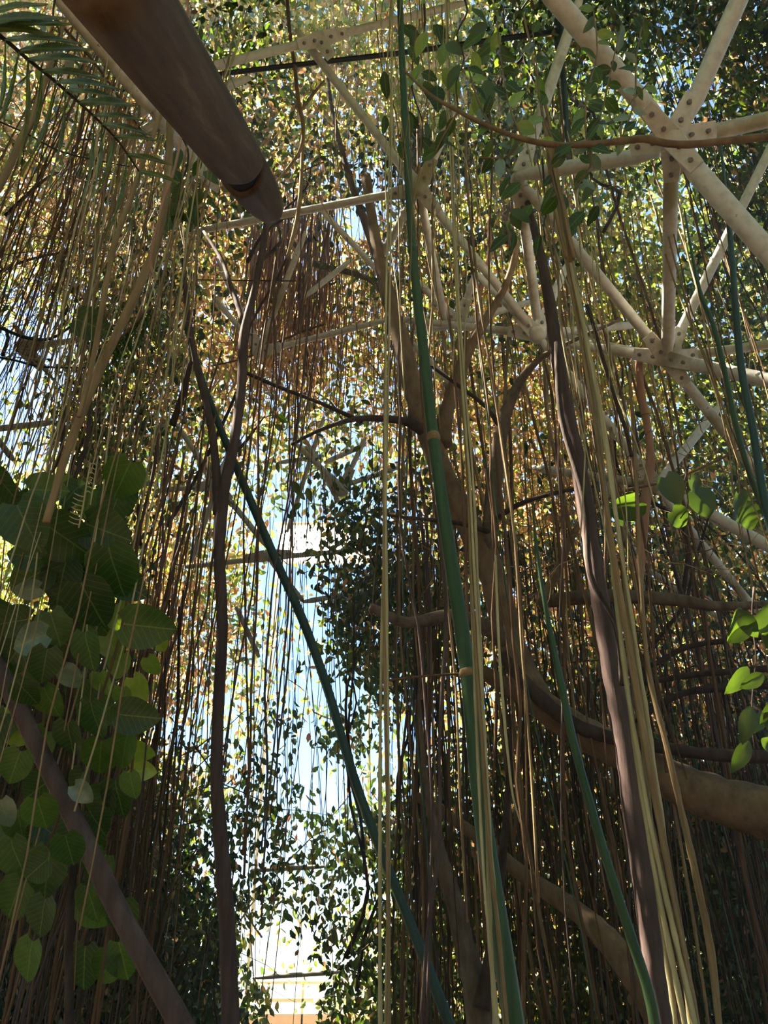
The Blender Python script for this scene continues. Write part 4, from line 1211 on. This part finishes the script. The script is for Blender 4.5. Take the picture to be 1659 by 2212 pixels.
# dried comb-like leaf skeleton in front of the heart leaves
def comb():
    t = thing('leaf_skeleton', tuple(py_(155, 1140, 2.7)), 'dried comb-like leaf skeleton with rungs over the heart leaves', 'leaf skeleton')
    tube('rail', pixpath([(196, 1000, 3), (188, 1040, 4), (180, 1090, 4), (170, 1140, 3)], 2.7), 'root_pale', t, sides=5, sub=3)
    tube('rail', pixpath([(212, 985, 3), (205, 1030, 3), (195, 1090, 3)], 2.7), 'root_pale', t, sides=5, sub=3)
    for k in range(14):
        f = k / 13
        x_, y_ = 196 - 26 * f, 1003 + 130 * f
        w_ = 12 if k < 7 else -22
        tube('rung', pixpath([(x_, y_, 3), (x_ + w_ * .5, y_ - 2, 3), (x_ + w_, y_ + (2 if k < 7 else -8), 2)], 2.7), 'root_pale', t, sides=5, sub=2)
comb()

# ------------------------------------------------------------------ pipes and cables
def irrigation():
    t = thing('irrigation_pipe', tuple(py_(1225, 330, 4.6)), 'dark green irrigation pipe crossing level then turning down at a tee', 'pipe')
    tube('level_pipe', pixpath([(395, 170, 11), (600, 145, 11), (860, 115, 11), (1040, 90, 12), (1200, 68, 12)], 4.6), 'pipe_black', t, sides=10, sub=3)
    tube('down_pipe', pixpath([(1205, -60, 15), (1207, 40, 15), (1212, 120, 15), (1220, 230, 15), (1226, 345, 15)], 4.6), 'pipe_green', t, sides=10, sub=3)
    tube('tee_collar', pixpath([(1206, 48, 24), (1207, 56, 26), (1209, 88, 26), (1210, 96, 24)], 4.6), 'pipe_green', t, sides=12, sub=1)
irrigation()
def cable(label, pp, Y, mat='pipe_black'):
    o = tube('cable', pixpath(pp, Y), mat, None, sides=6, sub=5)
    tag(o, label, 'cable')
cable('black cable sagging across the left edge below the root fan', [(-40, 690, 7), (10, 712, 7), (60, 730, 8), (110, 731, 7), (160, 700, 6)], 3.8)
cable('black cable running level over the blue sky at the left edge', [(-40, 765, 5), (30, 778, 5), (90, 792, 5), (200, 795, 4)], 3.9)
cable('thin wire sloping down through the palm leaflets', [(-30, 250, 4), (60, 290, 4), (140, 330, 4), (280, 360, 3)], 3.0)
cable('thin level wire below the log tip', [(420, 604, 3), (520, 606, 3), (640, 607, 3)], 5.0, 'bark_dark')
cable('thin brown wire sloping beyond the upper right joint', [(1490, 180, 4), (1560, 205, 4), (1640, 235, 4), (1720, 260, 4), (2000, 350, 4)], 5.2, 'root_tan')
cable('wire loop dangling in front of the sky opening', [(662, 1060, 2.5), (663, 1110, 2.5), (670, 1138, 2.5), (680, 1130, 2.5), (677, 1060, 2.5)], 6.0, 'pipe_black')
cable('thin dark twig crossing level right of the sapling at mid height', [(838, 1470, 4), (900, 1462, 5), (1000, 1455, 6)], 3.35, 'root_brown')

# ------------------------------------------------------------------ stand-in white panels, and a terrace glimpsed at the bottom
def box(name, lo, hi, mat, parent):
    bm = bmesh.new()
    bmesh.ops.create_cube(bm, size=1)
    c = (Vector(lo) + Vector(hi)) / 2
    s = Vector(hi) - Vector(lo)
    for v in bm.verts:
        v.co = Vector((v.co.x * s.x, v.co.y * s.y, v.co.z * s.z)) + c - base_of(parent)
    bmesh.ops.bevel(bm, geom=bm.edges[:], offset=0.01, segments=1, affect='EDGES')
    me = bpy.data.meshes.new(name)
    bm.to_mesh(me); bm.free()
    return link_mesh(name, me, mat, parent)

def white_panel():  # invented panels, sun shines through them to make a white patch
    m = bpy.data.materials.new('opal_sheet'); m.use_nodes = True
    nt = m.node_tree; nt.nodes.clear()
    out = nt.nodes.new('ShaderNodeOutputMaterial')
    tr = nt.nodes.new('ShaderNodeBsdfTranslucent'); tr.inputs[0].default_value = (0.9, 0.9, 0.92, 1)
    df = nt.nodes.new('ShaderNodeBsdfDiffuse'); df.inputs[0].default_value = (0.85, 0.85, 0.87, 1)
    mx = nt.nodes.new('ShaderNodeMixShader'); mx.inputs[0].default_value = 0.65
    nt.links.new(df.outputs[0], mx.inputs[1]); nt.links.new(tr.outputs[0], mx.inputs[2]); nt.links.new(mx.outputs[0], out.inputs[0])
    MATS['opal_sheet'] = m
    Y = 18.5
    a, b = py_(596, 1132, Y), py_(800, 1132, Y)
    z = a.z
    t = thing('white_panel', ((a.x + b.x) / 2, Y, z), 'translucent panels and beam invented to make the white patch in the sky opening', 'roof panel')
    n = 4
    for i in range(n):
        x0 = a.x + (b.x - a.x) * i / n; x1 = a.x + (b.x - a.x) * (i + 1) / n - 0.015
        vs_ = [Vector((x0, Y + .05, z)), Vector((x1, Y + .05, z)), Vector((x1, Y + 1.9, z - .15)), Vector((x0, Y + 1.9, z - .15))]
        link_mesh('panel', mesh_from('panel', vs_, [(0, 1, 2, 3)], base_of(t), False), 'opal_sheet', t)
    box('beam', (a.x - .05, Y - .04, z - .03), (b.x + .05, Y + .04, z + .04), 'wall_white', t)
    box('beam', (a.x - .05, Y + 1.85, z - .25), (b.x + .05, Y + 1.93, z - .16), 'wall_white', t)
    for xx in (a.x, b.x):
        box('post', (xx - .04, Y + .9, 0), (xx + .04, Y + .98, z - .08), 'wall_white', t)
white_panel()

def low_terrace():
    Y = 20.0
    a = py_(470, 2200, Y); b = py_(760, 2085, Y)
    t = thing('terrace', (0.5 * (a.x + b.x), Y, 0), 'pale terrace with a handrail glimpsed through the gap at the bottom', 'terrace')
    z1 = py_(600, 2160, Y).z; z2 = py_(600, 2122, Y).z
    box('parapet', (a.x - .5, Y, 0), (b.x + .5, Y + .2, py_(600, 2190, Y).z), 'wall_pink', t)
    box('handrail', (a.x - .5, Y, z1 - .05), (b.x + .5, Y + .08, z1 + .03), 'wall_white', t)
    box('handrail', (a.x - .5, Y, z2 - .04), (b.x + .5, Y + .08, z2 + .03), 'wall_white', t)
    for i in range(6):
        x_ = a.x - .45 + (b.x - a.x + .9) * i / 5
        box('post', (x_ - .03, Y, 0), (x_ + .03, Y + .07, z2), 'wall_white', t)
low_terrace()

# ------------------------------------------------------------------ thin haze added in place of the glow around the middle
def haze():
    m = bpy.data.materials.new('haze')
    m.use_nodes = True
    nt = m.node_tree
    nt.nodes.clear()
    out = nt.nodes.new('ShaderNodeOutputMaterial')
    v = nt.nodes.new('ShaderNodeVolumeScatter')
    v.inputs['Color'].default_value = (1.0, 0.95, 0.86, 1)
    v.inputs['Density'].default_value = 0.004
    v.inputs['Anisotropy'].default_value = 0.7
    nt.links.new(v.outputs[0], out.inputs['Volume'])
    bm = bmesh.new()
    bmesh.ops.create_cube(bm, size=1)
    for q in bm.verts:
        q.co = Vector((q.co.x * 19, q.co.y * 30, q.co.z * 20))
    me = bpy.data.meshes.new('haze')
    bm.to_mesh(me); bm.free()
    me.materials.append(m)
    o = bpy.data.objects.new('haze', me)
    COL.objects.link(o)
    o.location = (0, 6, 9.95)
    tag(o, 'thin haze added in place of the warm glow in the middle', 'haze', kind='stuff')
haze()
